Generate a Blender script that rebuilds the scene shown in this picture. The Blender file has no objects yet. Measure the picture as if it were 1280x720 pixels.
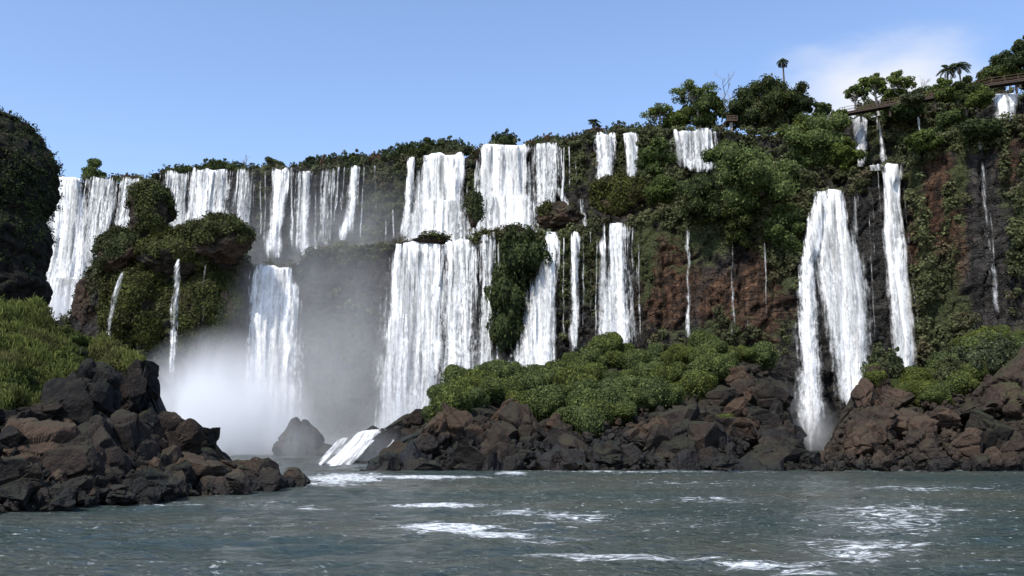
import bpy, math, random
import numpy as np
from mathutils import Vector

scene = bpy.context.scene
COL = scene.collection
F = 1108.0                       # focal length in photo pixels (1280 wide)
TH = math.atan2(185.0, F)        # camera looks up by this much
CT, ST = math.cos(TH), math.sin(TH)
CAMZ = 3.0

# ------------------------------------------------------------------ measuring helpers
def W(px, py, D):
    """point seen at photo pixel (px,py) at ground distance D"""
    px, py, D = np.broadcast_arrays(np.asarray(px, float), np.asarray(py, float), np.asarray(D, float))
    xc = (px - 640) / F; yc = (360 - py) / F
    t = D / (CT - yc * ST)
    return np.stack([xc * t, D, CAMZ + (ST + yc * CT) * t], -1)

def pix(P):
    P = np.asarray(P, float); x = P[..., 0]; y = P[..., 1]; z = P[..., 2] - CAMZ
    d = np.maximum(y * CT + z * ST, 1e-3); u = -y * ST + z * CT
    return 640 + F * x / d, 360 - F * u / d

def interp(x, xs, ys): return np.interp(x, xs, ys)
def sstep(a, b, x):
    t = np.clip((x - a) / (b - a), 0, 1); return t * t * (3 - 2 * t)

# ------------------------------------------------------------------ noise
def _hash(i, j, k, s):
    h = (i.astype(np.int64) * 374761393 + j.astype(np.int64) * 668265263 + k.astype(np.int64) * 2147483647 + s * 1274126177) & 0xffffffff
    h = ((h ^ (h >> 13)) * 1274126177) & 0xffffffff
    h = ((h ^ (h >> 15)) * 2246822519) & 0xffffffff
    return ((h ^ (h >> 16)) & 0xffffff) / float(0xffffff)

def vnoise(P, seed=0):
    P = np.asarray(P, float); fl = np.floor(P); f = P - fl; i = fl.astype(np.int64)
    u = f * f * f * (f * (f * 6 - 15) + 10)
    r = 0
    for a in (0, 1):
        wa = u[..., 0] if a else 1 - u[..., 0]
        for b in (0, 1):
            wb = u[..., 1] if b else 1 - u[..., 1]
            for c in (0, 1):
                wc = u[..., 2] if c else 1 - u[..., 2]
                r = r + wa * wb * wc * _hash(i[..., 0] + a, i[..., 1] + b, i[..., 2] + c, seed)
    return r * 2 - 1

def fbm(P, oct=4, seed=0, gain=.5, lac=2.03):
    P = np.asarray(P, float); r = 0; a = 1.; t = 0
    for o in range(oct):
        r = r + a * vnoise(P, seed + o * 17); t += a; a *= gain; P = P * lac + 7.3
    return r / t

def worley(P, seed=0):
    """distance to nearest, second nearest feature points"""
    P = np.asarray(P, float); fl = np.floor(P).astype(np.int64)
    d1 = np.full(P.shape[:-1], 9.); d2 = d1.copy(); cid = np.zeros(P.shape[:-1])
    for a in (-1, 0, 1):
        for b in (-1, 0, 1):
            for c in (-1, 0, 1):
                I = fl + np.array([a, b, c])
                q = np.stack([_hash(I[..., 0], I[..., 1], I[..., 2], seed + s) for s in (1, 2, 3)], -1) + I
                d = np.linalg.norm(P - q, axis=-1)
                h = _hash(I[..., 0], I[..., 1], I[..., 2], seed + 9)
                m = d < d1
                d2 = np.where(m, d1, np.minimum(d2, d)); cid = np.where(m, h, cid); d1 = np.where(m, d, d1)
    return d1, d2, cid

# ------------------------------------------------------------------ mesh helpers
class MB:
    def __init__(s): s.V = []; s.F = []; s.n = 0; s.A = {}
    def add(s, V, Fc, **attrs):
        V = np.asarray(V, float).reshape(-1, 3); Fc = np.asarray(Fc, int)
        s.V.append(V); s.F.append(Fc + s.n); s.n += len(V)
        for k, v in attrs.items(): s.A.setdefault(k, []).append(np.asarray(v, float))
        return s
    def mesh(s, name, mat, smooth=False, uv=None):
        me = bpy.data.meshes.new(name)
        V = np.concatenate(s.V)
        me.vertices.add(len(V)); me.vertices.foreach_set('co', V.ravel())
        li = np.concatenate([f.ravel() for f in s.F])
        ln = np.concatenate([np.full(len(f), f.shape[1]) for f in s.F])
        st = np.concatenate([[0], np.cumsum(ln)[:-1]])
        me.loops.add(len(li)); me.loops.foreach_set('vertex_index', li.astype(np.int32))
        me.polygons.add(len(ln)); me.polygons.foreach_set('loop_start', st.astype(np.int32))
        me.polygons.foreach_set('use_smooth', np.full(len(ln), smooth))
        for k, lst in s.A.items():
            a = np.concatenate(lst)
            if k == 'uv':
                l = me.uv_layers.new(name='uv'); l.data.foreach_set('uv', a[li].ravel())
            elif a.ndim == 1:
                at = me.attributes.new(k, 'FLOAT', 'POINT'); at.data.foreach_set('value', a)
            else:
                at = me.attributes.new(k, 'FLOAT_COLOR', 'POINT')
                if a.shape[1] == 3: a = np.concatenate([a, np.ones((len(a), 1))], 1)
                at.data.foreach_set('color', a.ravel())
        me.update(calc_edges=True); me.validate()
        if mat: me.materials.append(mat)
        return me
    def obj(s, name, mat, parent=None, smooth=False, loc=None):
        if loc is not None:
            for v in s.V: v -= np.asarray(loc)
        o = bpy.data.objects.new(name, s.mesh(name, mat, smooth)); COL.objects.link(o)
        if loc is not None: o.location = loc
        if parent: o.parent = parent; 
        return o

def grid_faces(r, c):
    i = np.arange(r * c).reshape(r, c)
    return np.stack([i[:-1, :-1], i[:-1, 1:], i[1:, 1:], i[1:, :-1]], -1).reshape(-1, 4)

def tag(o, label=None, cat=None, group=None, kind=None):
    if label: o['label'] = label
    if cat: o['category'] = cat
    if group: o['group'] = group
    if kind: o['kind'] = kind
    return o

def empty(name, loc, label, cat, group=None, rz=0):
    o = bpy.data.objects.new(name, None); COL.objects.link(o); o.location = loc; o.rotation_euler = (0, 0, rz)
    o.empty_display_size = .5
    return tag(o, label, cat, group)

def branch(mb, p, d, L, r, depth, rng):
    q = p + d * L * .5 + rng.normal(0, .05 * L, 3); e = p + d * L; tube(mb, [p, q, e], [r, r * .8, r * .6], 5)
    if depth:
        for _ in range(rng.integers(2, 4)):
            branch(mb, e if rng.uniform() < .6 else q, unit(d + rng.normal(0, .5, 3) + np.array([0, 0, .15])), L * rng.uniform(.55, .8), r * .6, depth - 1, rng)

def copy_thing(o, loc, rz, sc, label=None, group=None):
    c = o.copy(); COL.objects.link(c); c.location = loc; c.rotation_euler = (0, 0, rz); c.scale = sc
    if label: c['label'] = label
    if group: c['group'] = group
    for ch in list(o.children):
        k = ch.copy(); COL.objects.link(k); k.parent = c
    return c

def tube(mb, pts, rad, n=6, **at):
    pts = np.asarray(pts, float); m = len(pts); V = []
    for k in range(m):
        t = pts[min(k + 1, m - 1)] - pts[max(k - 1, 0)]; t /= np.linalg.norm(t) + 1e-9
        a = np.cross(t, [0, 0, 1.] if abs(t[2]) < .9 else [1., 0, 0]); a /= np.linalg.norm(a); b = np.cross(t, a)
        for j in range(n):
            g = 2 * math.pi * j / n
            V.append(pts[k] + rad[k] * (a * math.cos(g) + b * math.sin(g)))
    Fc = [[k * n + j, k * n + (j + 1) % n, (k + 1) * n + (j + 1) % n, (k + 1) * n + j] for k in range(m - 1) for j in range(n)]
    mb.add(V, Fc)

_ico = {}
def ico(sub):
    if sub not in _ico:
        import bmesh
        bm = bmesh.new(); bmesh.ops.create_icosphere(bm, subdivisions=sub, radius=1)
        _ico[sub] = (np.array([v.co[:] for v in bm.verts]), np.array([[v.index for v in f.verts] for f in bm.faces]))
        bm.free()
    return _ico[sub]

def unit(v): return v / (np.linalg.norm(v, axis=-1, keepdims=True) + 1e-9)

# ------------------------------------------------------------------ node helpers
class NT:
    def __init__(s, tree): s.t = tree; tree.nodes.clear()
    def n(s, typ, props=None, **inp):
        nd = s.t.nodes.new(typ)
        for k, v in (props or {}).items(): setattr(nd, k, v)
        for k, v in inp.items():
            k = k.replace('__', ' ')
            key = int(k[1:]) if k[0] == 'i' and k[1:].isdigit() else k
            s.set(nd.inputs[key], v)
        return nd
    def set(s, sock, v):
        if isinstance(v, bpy.types.NodeSocket): s.t.links.new(v, sock)
        elif isinstance(v, bpy.types.Node): s.t.links.new(v.outputs[0], sock)
        else: sock.default_value = v
    def m(s, op, a, b=0., c=0., clamp=False):
        nd = s.n('ShaderNodeMath', dict(operation=op, use_clamp=clamp)); s.set(nd.inputs[0], a); s.set(nd.inputs[1], b); s.set(nd.inputs[2], c); return nd.outputs[0]
    def vm(s, op, a, b=(0, 0, 0)):
        nd = s.n('ShaderNodeVectorMath', dict(operation=op)); s.set(nd.inputs[0], a); s.set(nd.inputs[1], b); return nd
    def noise(s, vec, scale=1., detail=4., rough=.55, dist=0., lac=2.):
        return s.n('ShaderNodeTexNoise', None, Vector=vec, Scale=scale, Detail=detail, Roughness=rough, Distortion=dist, Lacunarity=lac).outputs[0]
    def mapr(s, v, a, b, c=0., d=1., smooth=False):
        nd = s.n('ShaderNodeMapRange', dict(interpolation_type='SMOOTHSTEP' if smooth else 'LINEAR'), Value=v)
        for k, x in zip(('From Min', 'From Max', 'To Min', 'To Max'), (a, b, c, d)): s.set(nd.inputs[k], x)
        return nd.outputs[0]
    def mix(s, f, a, b):
        nd = s.n('ShaderNodeMix', dict(data_type='RGBA')); s.set(nd.inputs[0], f)
        for k, v in ((6, a), (7, b)): s.set(nd.inputs[k], (*v, 1) if isinstance(v, tuple) and len(v) == 3 else v)
        return nd.outputs[2]
    def attr(s, name, out='Fac'): return s.n('ShaderNodeAttribute', dict(attribute_name=name)).outputs[out]
    def pos(s): return s.n('ShaderNodeNewGeometry').outputs['Position']
    def scaled(s, v, sc): return s.vm('MULTIPLY', v, sc).outputs[0]
    def bump(s, h, strength, dist=.1, normal=None):
        nd = s.n('ShaderNodeBump', None, Height=h, Strength=strength, Distance=dist)
        if normal is not None: s.set(nd.inputs['Normal'], normal)
        return nd.outputs[0]

def material(name):
    m = bpy.data.materials.new(name); m.use_nodes = True
    t = NT(m.node_tree); out = t.n('ShaderNodeOutputMaterial'); return m, t, out

def rock_material(name, dark, light, warm, moss_amt=.0, wet_z=1.0, dry=(.055, .04, .03), stain=.5):
    m, t, out = material(name)
    p = t.pos(); geo = t.n('ShaderNodeNewGeometry'); nz = t.n('ShaderNodeSeparateXYZ', None, Vector=geo.outputs['Normal']).outputs[2]
    pz = t.n('ShaderNodeSeparateXYZ', None, Vector=p).outputs[2]
    rnd = t.n('ShaderNodeObjectInfo').outputs['Random']
    n1 = t.noise(p, .35, 5); n2 = t.noise(p, 1.6, 6, .65); n3 = t.noise(p, 9., 4, .6)
    c = t.mix(t.mapr(n2, .36, .64), dark, light)
    c = t.mix(t.m('MULTIPLY', t.mapr(t.m('ADD', n1, t.m('MULTIPLY', t.m('SUBTRACT', rnd, .5), .35)), .42, .62), .85), c, warm)
    c = t.mix(t.mapr(n3, .3, .7, .0, .45), c, t.mix(.5, c, dark))
    # cracks
    vo = t.n('ShaderNodeTexVoronoi', dict(feature='DISTANCE_TO_EDGE'), Vector=t.vm('ADD', p, t.scaled(t.n('ShaderNodeTexNoise', None, Vector=p, Scale=.8).outputs['Color'], (1.6, 1.6, 1.6))).outputs[0], Scale=.45).outputs[0]
    crack = t.m('MULTIPLY', t.mapr(vo, .0, .03, 1., 0.), t.mapr(n1, .5, .6))
    c = t.mix(t.m('MULTIPLY', crack, .45), c, (.006, .005, .004))
    # lichen specks
    li = t.m('MULTIPLY', t.mapr(t.noise(p, 3.1, 5, .7), .6, .68), t.mapr(nz, .0, .6))
    c = t.mix(t.m('MULTIPLY', li, .3), c, (.13, .12, .095))
    wet = t.mapr(t.m('ADD', pz, t.m('MULTIPLY', n1, 1.2)), wet_z, wet_z + 1.0, 1., 0.)
    c = t.mix(t.m('MULTIPLY', wet, .8), c, (.010, .009, .008))
    mo = t.m('MULTIPLY', t.mapr(t.m('ADD', nz, t.m('MULTIPLY', t.m('SUBTRACT', n2, .5), 1.6)), .55, .95), moss_amt)
    mc = t.mix(t.mapr(n3, .35, .65), (.022, .03, .008), (.06, .075, .018))
    c = t.mix(mo, c, mc)
    h = t.m('ADD', t.m('MULTIPLY', n2, 1.), t.m('ADD', t.m('MULTIPLY', n3, .3), t.m('MULTIPLY', crack, -.5)))
    b = t.n('ShaderNodeBsdfPrincipled', None, Base__Color=c, Roughness=t.m('SUBTRACT', .92, t.m('MULTIPLY', wet, .5)), Normal=t.bump(h, .9, .35))
    b.inputs['Specular IOR Level'].default_value = .25
    t.set(out.inputs['Surface'], b); return m

def leaf_material(name, dark, light, dry=None, trans=.25):
    m, t, out = material(name)
    dark = tuple(x * 1.4 for x in dark); light = tuple(x * 1.5 for x in light)
    r = t.attr('rnd'); oi = t.n('ShaderNodeObjectInfo').outputs['Random']
    c = t.mix(r, dark, light)
    if dry: c = t.mix(t.mapr(t.noise(t.pos(), .22, 3), .5, .68), c, dry)
    hs = t.n('ShaderNodeHueSaturation', None, Color=c, Hue=t.mapr(oi, 0, 1, .485, .515), Saturation=t.mapr(oi, 0, 1, 1.05, .85), Value=t.mapr(t.noise(t.pos(), .5, 2), .3, .7, .7, 1.25))
    d = t.n('ShaderNodeBsdfPrincipled', None, Base__Color=hs, Roughness=.75); d.inputs['Specular IOR Level'].default_value = .15
    tr = t.n('ShaderNodeBsdfTranslucent', None, Color=hs)
    t.set(out.inputs['Surface'], t.n('ShaderNodeMixShader', None, i0=trans, i1=d, i2=tr)); return m

def bark_material(name, a, b_):
    m, t, out = material(name)
    n = t.noise(t.scaled(t.pos(), (6, 6, 1.5)), 1., 5)
    b = t.n('ShaderNodeBsdfPrincipled', None, Base__Color=t.mix(n, a, b_), Roughness=.9, Normal=t.bump(n, .6, .05))
    t.set(out.inputs['Surface'], b); return m

# ------------------------------------------------------------------ materials
M = {}
M['rock_dark'] = rock_material('dark basalt', (.008, .007, .006), (.026, .021, .017), (.04, .028, .02), .25)
M['rock_brown'] = rock_material('brown basalt', (.015, .011, .008), (.055, .038, .028), (.085, .054, .036), .25)
M['rock_island'] = rock_material('island basalt', (.010, .008, .007), (.03, .023, .018), (.075, .045, .027), .2, 3.4)
M['rock_huge'] = rock_material('big brown rock', (.03, .02, .014), (.075, .05, .035), (.095, .06, .04), .75, -3)
M['rock_mossy'] = rock_material('mossy basalt', (.014, .012, .010), (.04, .03, .022), (.07, .042, .026), .95, -5)
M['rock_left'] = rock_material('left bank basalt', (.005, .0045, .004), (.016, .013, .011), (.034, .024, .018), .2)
M['rock_stack'] = rock_material('basalt darkened for shade', (.007, .006, .005), (.02, .016, .012), (.024, .019, .013), .5, -5)  # very dark base colour stands in for shade on the stack and in the hollow
M['leaf_dark'] = leaf_material('dark leaves', (.012, .018, .006), (.055, .07, .02))
M['leaf_mid'] = leaf_material('green leaves', (.022, .032, .008), (.088, .115, .024))
M['leaf_bright'] = leaf_material('fresh green leaves', (.045, .06, .012), (.15, .18, .04), None, .4)
M['leaf_olive'] = leaf_material('olive leaves', (.026, .031, .014), (.085, .095, .04))
M['leaf_outcrop'] = leaf_material('outcrop moss', (.010, .013, .004), (.07, .08, .02), (.06, .054, .022))
M['leaf_brown'] = leaf_material('dry leaves', (.05, .032, .018), (.12, .085, .045))
M['leaf_island'] = leaf_material('island leaves', (.022, .030, .008), (.105, .125, .028))
M['leaf_cliff'] = leaf_material('cliff greenery', (.012, .015, .006), (.10, .108, .038), (.11, .088, .045))
M['grass'] = leaf_material('bank grass', (.022, .030, .006), (.18, .19, .034), (.12, .10, .035), .35)
M['twig'] = bark_material('twigs', (.02, .022, .012), (.05, .05, .025))
M['bark'] = bark_material('bark', (.04, .03, .022), (.12, .095, .07))
M['bark_pale'] = bark_material('pale bark', (.2, .18, .155), (.42, .4, .36))
M['wood'] = bark_material('rusty red walkway', (.045, .026, .018), (.12, .07, .048))
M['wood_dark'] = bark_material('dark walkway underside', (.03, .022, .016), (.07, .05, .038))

def cliff_material():
    m, t, out = material('cliff face')
    p = t.pos(); geo = t.n('ShaderNodeNewGeometry'); nz = t.n('ShaderNodeSeparateXYZ', None, Vector=geo.outputs['Normal']).outputs[2]
    at = t.n('ShaderNodeSeparateColor', None, Color=t.attr('fx', 'Color')); brown, moss, wet = at.outputs[0], at.outputs[1], at.outputs[2]
    n1 = t.noise(p, .12, 5); n2 = t.noise(t.scaled(p, (1, 1, .55)), .7, 6, .65); n3 = t.noise(p, 3.5, 5, .65)
    # layering and joints of the basalt
    lay = t.noise(t.scaled(p, (.35, .35, 1.1)), 1., 4, .6, .8); jn = t.noise(t.scaled(p, (1.1, 1.1, .16)), 1., 4, .6)
    gr = t.mix(t.mapr(n2, .35, .65), (.014, .013, .012), (.07, .06, .052))
    br = t.mix(t.mapr(n2, .35, .65), (.038, .020, .012), (.135, .072, .042))
    br = t.mix(t.mapr(n1, .5, .7), br, (.10, .062, .036))
    pale = t.m('MULTIPLY', t.mapr(t.m('MULTIPLY', lay, n3), .33, .42), t.mapr(n1, .42, .54))
    br = t.mix(t.m('MULTIPLY', pale, .9), br, (.34, .19, .11))  # orange-lit patches of the wall painted into the brown
    br = t.mix(t.mapr(t.noise(t.scaled(p, (.8, .8, .07)), 1., 4, .6), .5, .62, 0., .7), br, (.03, .022, .014))
    c = t.mix(t.mapr(t.m('ADD', brown, t.m('MULTIPLY', t.m('SUBTRACT', n2, .5), .9)), .35, .6), gr, br)
    vo = t.n('ShaderNodeTexVoronoi', dict(feature='DISTANCE_TO_EDGE'), Vector=t.vm('ADD', t.scaled(p, (.45, .45, .7)), t.scaled(t.n('ShaderNodeTexNoise', None, Vector=p, Scale=.5).outputs['Color'], (1.5, 1.5, 1.5))).outputs[0], Scale=1.).outputs[0]
    crack = t.mapr(vo, 0., .05, 1., 0.)
    c = t.mix(t.m('MULTIPLY', crack, .8), c, (.007, .005, .004))
    c = t.mix(t.mapr(t.m('MULTIPLY', lay, jn), .16, .3, .75, 0.), c, (.008, .007, .006))
    mm = t.mapr(t.m('ADD', t.m('ADD', moss, t.m('MULTIPLY', nz, .35)), t.m('MULTIPLY', t.m('SUBTRACT', n2, .5), 1.1)), .4, .65)
    mc = t.mix(t.mapr(n3, .35, .65), (.016, .020, .008), (.07, .08, .03))
    c = t.mix(mm, c, mc)
    c = t.mix(t.m('MULTIPLY', wet, .6), c, t.mix(t.mapr(n2, .35, .65), (.012, .012, .011), (.05, .048, .043)))
    h = t.m('ADD', t.m('ADD', t.m('MULTIPLY', n2, 1.), t.m('MULTIPLY', n3, .35)), t.m('ADD', t.m('MULTIPLY', lay, .8), t.m('MULTIPLY', crack, -.4)))
    b = t.n('ShaderNodeBsdfPrincipled', None, Base__Color=c, Roughness=t.m('SUBTRACT', .95, t.m('MULTIPLY', wet, .35)), Normal=t.bump(h, 1., .8))
    b.inputs['Specular IOR Level'].default_value = .2
    t.set(out.inputs['Surface'], b); return m
M['cliff'] = cliff_material()

def fall_material():
    m, t, out = material('falling white water')
    uv = t.n('ShaderNodeUVMap', dict(uv_map='uv')).outputs[0]
    at = t.n('ShaderNodeSeparateColor', None, Color=t.attr('fx', 'Color')); edge, dens, low = at.outputs[0], at.outputs[1], at.outputs[2]
    warp = t.vm('ADD', uv, t.scaled(t.n('ShaderNodeTexNoise', None, Vector=t.scaled(uv, (.25, .12, 1)), Scale=1., Detail=3.).outputs['Color'], (.9, 2.5, 0))).outputs[0]
    n0 = t.noise(t.scaled(warp, (.42, .022, 1)), 1., 3, .5)
    n1 = t.noise(t.scaled(warp, (1.3, .05, 1)), 1., 4, .6)
    n2 = t.noise(t.scaled(warp, (3.6, .16, 1)), 1., 4, .65)
    n3 = t.noise(t.scaled(warp, (1.9, .75, 1)), 1., 5, .7)
    lw = t.mapr(low, .05, .7, 0., 1., True)
    st_ = t.m('ADD', t.m('ADD', t.m('MULTIPLY', n0, .9), t.m('MULTIPLY', n1, 1.05)), t.m('ADD', t.m('MULTIPLY', n2, .55), t.m('MULTIPLY', n3, .3)))
    sb_ = t.m('ADD', t.m('ADD', t.m('MULTIPLY', n0, .9), t.m('MULTIPLY', n1, .75)), t.m('ADD', t.m('MULTIPLY', n2, .25), t.m('MULTIPLY', n3, .9)))
    s = t.m('ADD', t.m('MULTIPLY', st_, t.m('SUBTRACT', 1., lw)), t.m('MULTIPLY', sb_, lw))
    s = t.mapr(s, .98, 1.82)
    lo = t.m('SUBTRACT', .81, t.m('MULTIPLY', dens, t.m('ADD', .72, t.m('MULTIPLY', lw, .12))))
    lo = t.m('ADD', lo, t.m('MULTIPLY', t.m('SUBTRACT', 1., edge), t.m('ADD', .45, t.m('MULTIPLY', lw, .25))))
    lo = t.m('ADD', lo, t.m('MULTIPLY', t.mapr(low, .85, 1., 0., 1., True), .35))
    lo = t.m('ADD', lo, t.m('MULTIPLY', t.mapr(low, .0, .05, 1., 0.), .2))
    a = t.mapr(s, lo, t.m('ADD', lo, t.m('ADD', .3, t.m('MULTIPLY', lw, .3))), 0., 1., True)
    soft = t.mapr(edge, .0, t.m('ADD', .2, t.m('MULTIPLY', lw, .5)))
    a = t.m('MULTIPLY', a, soft)
    a = t.m('MULTIPLY', a, t.mapr(dens, .2, .7, .42, 1.))
    s2 = t.m('ADD', t.m('ADD', t.m('ADD', t.m('MULTIPLY', n2, .5), t.m('MULTIPLY', n3, .9)), t.m('MULTIPLY', n1, 1.0)), t.m('MULTIPLY', lw, .10))
    g = t.mapr(t.m('ADD', s2, t.m('MULTIPLY', t.m('SUBTRACT', dens, .8), .7)), 1.04, 1.46, 0., 1., True)
    c = t.mix(g, (.30, .305, .295), (.93, .925, .91))
    h = t.m('ADD', t.m('MULTIPLY', n1, .6), t.m('ADD', t.m('MULTIPLY', n2, .4), t.m('MULTIPLY', n3, .5)))
    bmp = t.bump(h, .5, .8)
    nrm = t.vm('NORMALIZE', t.vm('ADD', bmp, (-.25, -.5, .30)).outputs[0]).outputs[0]   # spray scatters: soften facing towards the light
    d = t.n('ShaderNodeBsdfDiffuse', None, Color=c, Normal=nrm)
    tr = t.n('ShaderNodeBsdfTranslucent', None, Color=c)
    wsh = t.n('ShaderNodeMixShader', None, i0=.12, i1=d, i2=tr)
    sh = t.n('ShaderNodeMixShader', None, i0=a, i1=t.n('ShaderNodeBsdfTransparent'), i2=wsh)
    t.set(out.inputs['Surface'], sh); return m
M['fall'] = fall_material()

# ------------------------------------------------------------------ the cliffs
class Wall:
    def __init__(s, tab, seed, lean):
        tab = np.array(tab, float); P = W(tab[:, 0], tab[:, 2], tab[:, 1]); o = np.argsort(P[:, 0]); P = P[o]
        s.X = P[:, 0]; s.Y = P[:, 1]; s.Z = P[:, 2]; s.seed = seed; s.lean = lean
    def top(s, X): return interp(X, s.X, s.Z)
    def smooth(s, X, z):
        Y = interp(X, s.X, s.Y) + s.lean * (z - interp(X, s.X, s.Z))
        return Y - 1.7 * fbm(np.stack([X * .05, z * .035, 0 * X + s.seed], -1), 2, s.seed)
    def rough(s, X, z):
        P = np.stack([X, z, 0 * X], -1)
        q = z * .19 + 2.2 * fbm(P * .06, 3, s.seed + 3)
        saw = q - np.floor(q); strat = (sstep(0, .8, saw) - sstep(.8, 1., saw)) * .9 * np.clip(.45 + 1.6 * fbm(P * .06, 2, s.seed + 33), 0, 1)
        d1, d2, cid = worley(P * np.array([.42, .17, 1]) + fbm(P * .3, 2, s.seed + 5)[..., None] * .5, s.seed + 2)
        joints = (cid - .5) * 1.5 - .8 * sstep(.12, 0., d2 - d1)
        return .8 * fbm(P * .17, 4, s.seed + 7) + strat - .45 + joints + .5 * fbm(P * .9, 3, s.seed + 9)
    def hit(s, px, py, off=0.):
        D = np.full(np.shape(px), 165.)
        for _ in range(7):
            P = W(px, py, D); D = s.smooth(P[..., 0], P[..., 2]) - off
        return W(px, py, D)
    def surf(s, px, py):
        P = s.hit(px, py); Y = P[..., 1] - s.rough(P[..., 0], P[..., 2])
        return np.stack([P[..., 0], Y, P[..., 2]], -1)

LOW = Wall([(-420, 190, 420), (0, 186, 415), (60, 185, 405), (85, 180, 395), (105, 175, 350), (130, 173, 310), (150, 172, 288), (200, 172, 285), (240, 171, 285), (265, 171, 300), (300, 174, 315), (318, 177, 330), (372, 178, 331), (385, 178, 318), (410, 178, 310), (480, 177, 306), (500, 174, 302), (560, 172, 300), (588, 171, 292),
    (618, 170, 288), (650, 168, 284), (690, 166, 290), (732, 164, 286), (752, 163, 277), (792, 161, 274), (812, 159, 262), (860, 155, 262), (900, 152, 262), (960, 148, 255), (1000, 146, 246), (1018, 145, 240), (1060, 144, 239), (1080, 144, 216), (1100, 144, 210), (1132, 143, 204), (1145, 140, 190), (1180, 138, 168), (1225, 135, 158), (1260, 132, 150), (1300, 129, 142), (1500, 116, 128), (1800, 100, 100)], 11, .05)
UP = Wall([(-420, 222, 228), (60, 216, 225), (180, 214, 223), (200, 213, 217), (330, 210, 212), (420, 206, 208), (470, 203, 202), (500, 201, 199), (520, 199, 196), (582, 196, 190), (600, 195, 181), (660, 192, 179), (705, 189, 180), (745, 186, 170), (800, 183, 167), (842, 180, 163), (900, 177, 162), (960, 174, 166), (1057, 168, 150), (1150, 161, 141), (1240, 154, 118), (1285, 150, 112), (1500, 136, 90), (1800, 118, 70)], 31, .04)

# photo regions (px, py, rx, ry, weight): where the rock is bare and brown, where it is overgrown
BROWN = [(835, 350, 45, 75, 1.), (905, 390, 40, 60, .9), (955, 370, 45, 75, 1.), (1170, 300, 44, 100, 1.), (1165, 210, 35, 60, .8), (1275, 190, 40, 50, .8), (1240, 330, 40, 90, .25), (775, 250, 40, 25, .8), (720, 205, 20, 30, .6), (870, 220, 30, 20, .8), (595, 190, 12, 14, .6), (185, 290, 25, 30, .8), (170, 380, 20, 40, .6), (240, 370, 18, 50, .5), (1155, 150, 40, 20, .5)]
GREEN = [(150, 330, 70, 45, 1.), (270, 300, 55, 25, 1.), (190, 395, 60, 60, .8), (270, 380, 45, 45, .7), (500, 240, 70, 50, .75), (440, 300, 60, 30, .9), (440, 400, 55, 70, .5), (590, 245, 14, 55, .8), (645, 340, 38, 75, 1.1), (706, 340, 10, 70, 1.), (738, 330, 14, 60, 1.1), (805, 300, 15, 70, 1.), (715, 200, 24, 45, .9), (800, 200, 60, 40, 1.), (830, 235, 50, 40, .9), (880, 260, 50, 60, 1.2), (940, 240, 60, 60, 1.2), (985, 300, 30, 70, 1.), (890, 420, 100, 25, .7), (1000, 240, 25, 40, 1.), (1145, 220, 20, 50, .8), (1200, 170, 60, 25, 1.), (1165, 380, 42, 70, .95), (1150, 260, 14, 70, .8), (1205, 400, 20, 40, .8), (1190, 320, 12, 50, .7), (1255, 230, 10, 60, .7), (1200, 230, 12, 90, .75), (1160, 330, 14, 60, .75), (1185, 260, 8, 60, .6), (1275, 300, 14, 90, 1.), (1060, 200, 40, 30, 1.), (980, 420, 25, 40, .6), (325, 250, 10, 50, .7), (1110, 175, 60, 30, .7), (470, 215, 40, 14, .8)]
WET = [(340, 450, 60, 130, .8), (560, 440, 90, 150, .8), (1095, 380, 22, 140, 1.), (1238, 300, 24, 120, .7), (110, 300, 60, 90, .8), (380, 260, 60, 60, .7), (1050, 420, 60, 120, .9), (720, 380, 14, 60, .6), (860, 430, 20, 40, .5), (440, 430, 60, 120, .5)]
def field(px, py, lst):
    r = 0
    for (cx, cy, rx, ry, w) in lst:
        r = np.maximum(r, w * np.exp(-((px - cx) / rx) ** 2 - ((py - cy) / ry) ** 2))
    return r

def build_wall(wall, name, zb, x0, x1, capd, caprise):
    X = np.arange(x0, x1, .42); c = len(X); rows = 140; v = np.linspace(0, 1, rows)
    zt = wall.top(X) + 1.4 * fbm(np.stack([X * .25, 0 * X, 0 * X + 3], -1), 3, wall.seed + 1) - .3
    Z = zb + v[:, None] * (zt - zb)[None]; XX = np.broadcast_to(X, Z.shape)
    Y = wall.smooth(XX, Z) - wall.rough(XX, Z)
    V = [np.stack([XX, Y, Z], -1)]
    for k in range(1, 15):
        d = capd * (k / 14.) ** 1.5
        zz = zt + caprise * d * .1 + .9 * fbm(np.stack([X * .2, 0 * X + d * .3, 0 * X], -1), 3, wall.seed + 4) * min(1, k / 3)
        V.append(np.stack([X, Y[-1] + d, zz], -1)[None])
    V = np.concatenate(V); px, py = pix(V)
    n = fbm(V * .12, 3, wall.seed + 21)
    fx = np.stack([field(px, py, BROWN), np.clip(field(px, py, GREEN) + .35 * n, 0, 1), field(px, py, WET)], -1)
    o = MB().add(V, grid_faces(V.shape[0], c), fx=fx.reshape(-1, 3)).obj(name, M['cliff'], smooth=True)
    return tag(o, None, None, kind='structure')

tag(build_wall(LOW, 'lower_cliff', -2, -135, 128, 16, -.3), 'dark and red brown basalt cliff with ledges below the upper falls', 'cliff')
tag(build_wall(UP, 'upper_cliff', 20, -165, 140, 300, .0), 'upper basalt cliff behind the high row of falls', 'cliff')
for o in list(COL.objects):
    if 'category' in o.keys() and o.get('kind') == 'structure': del o['category']

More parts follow.
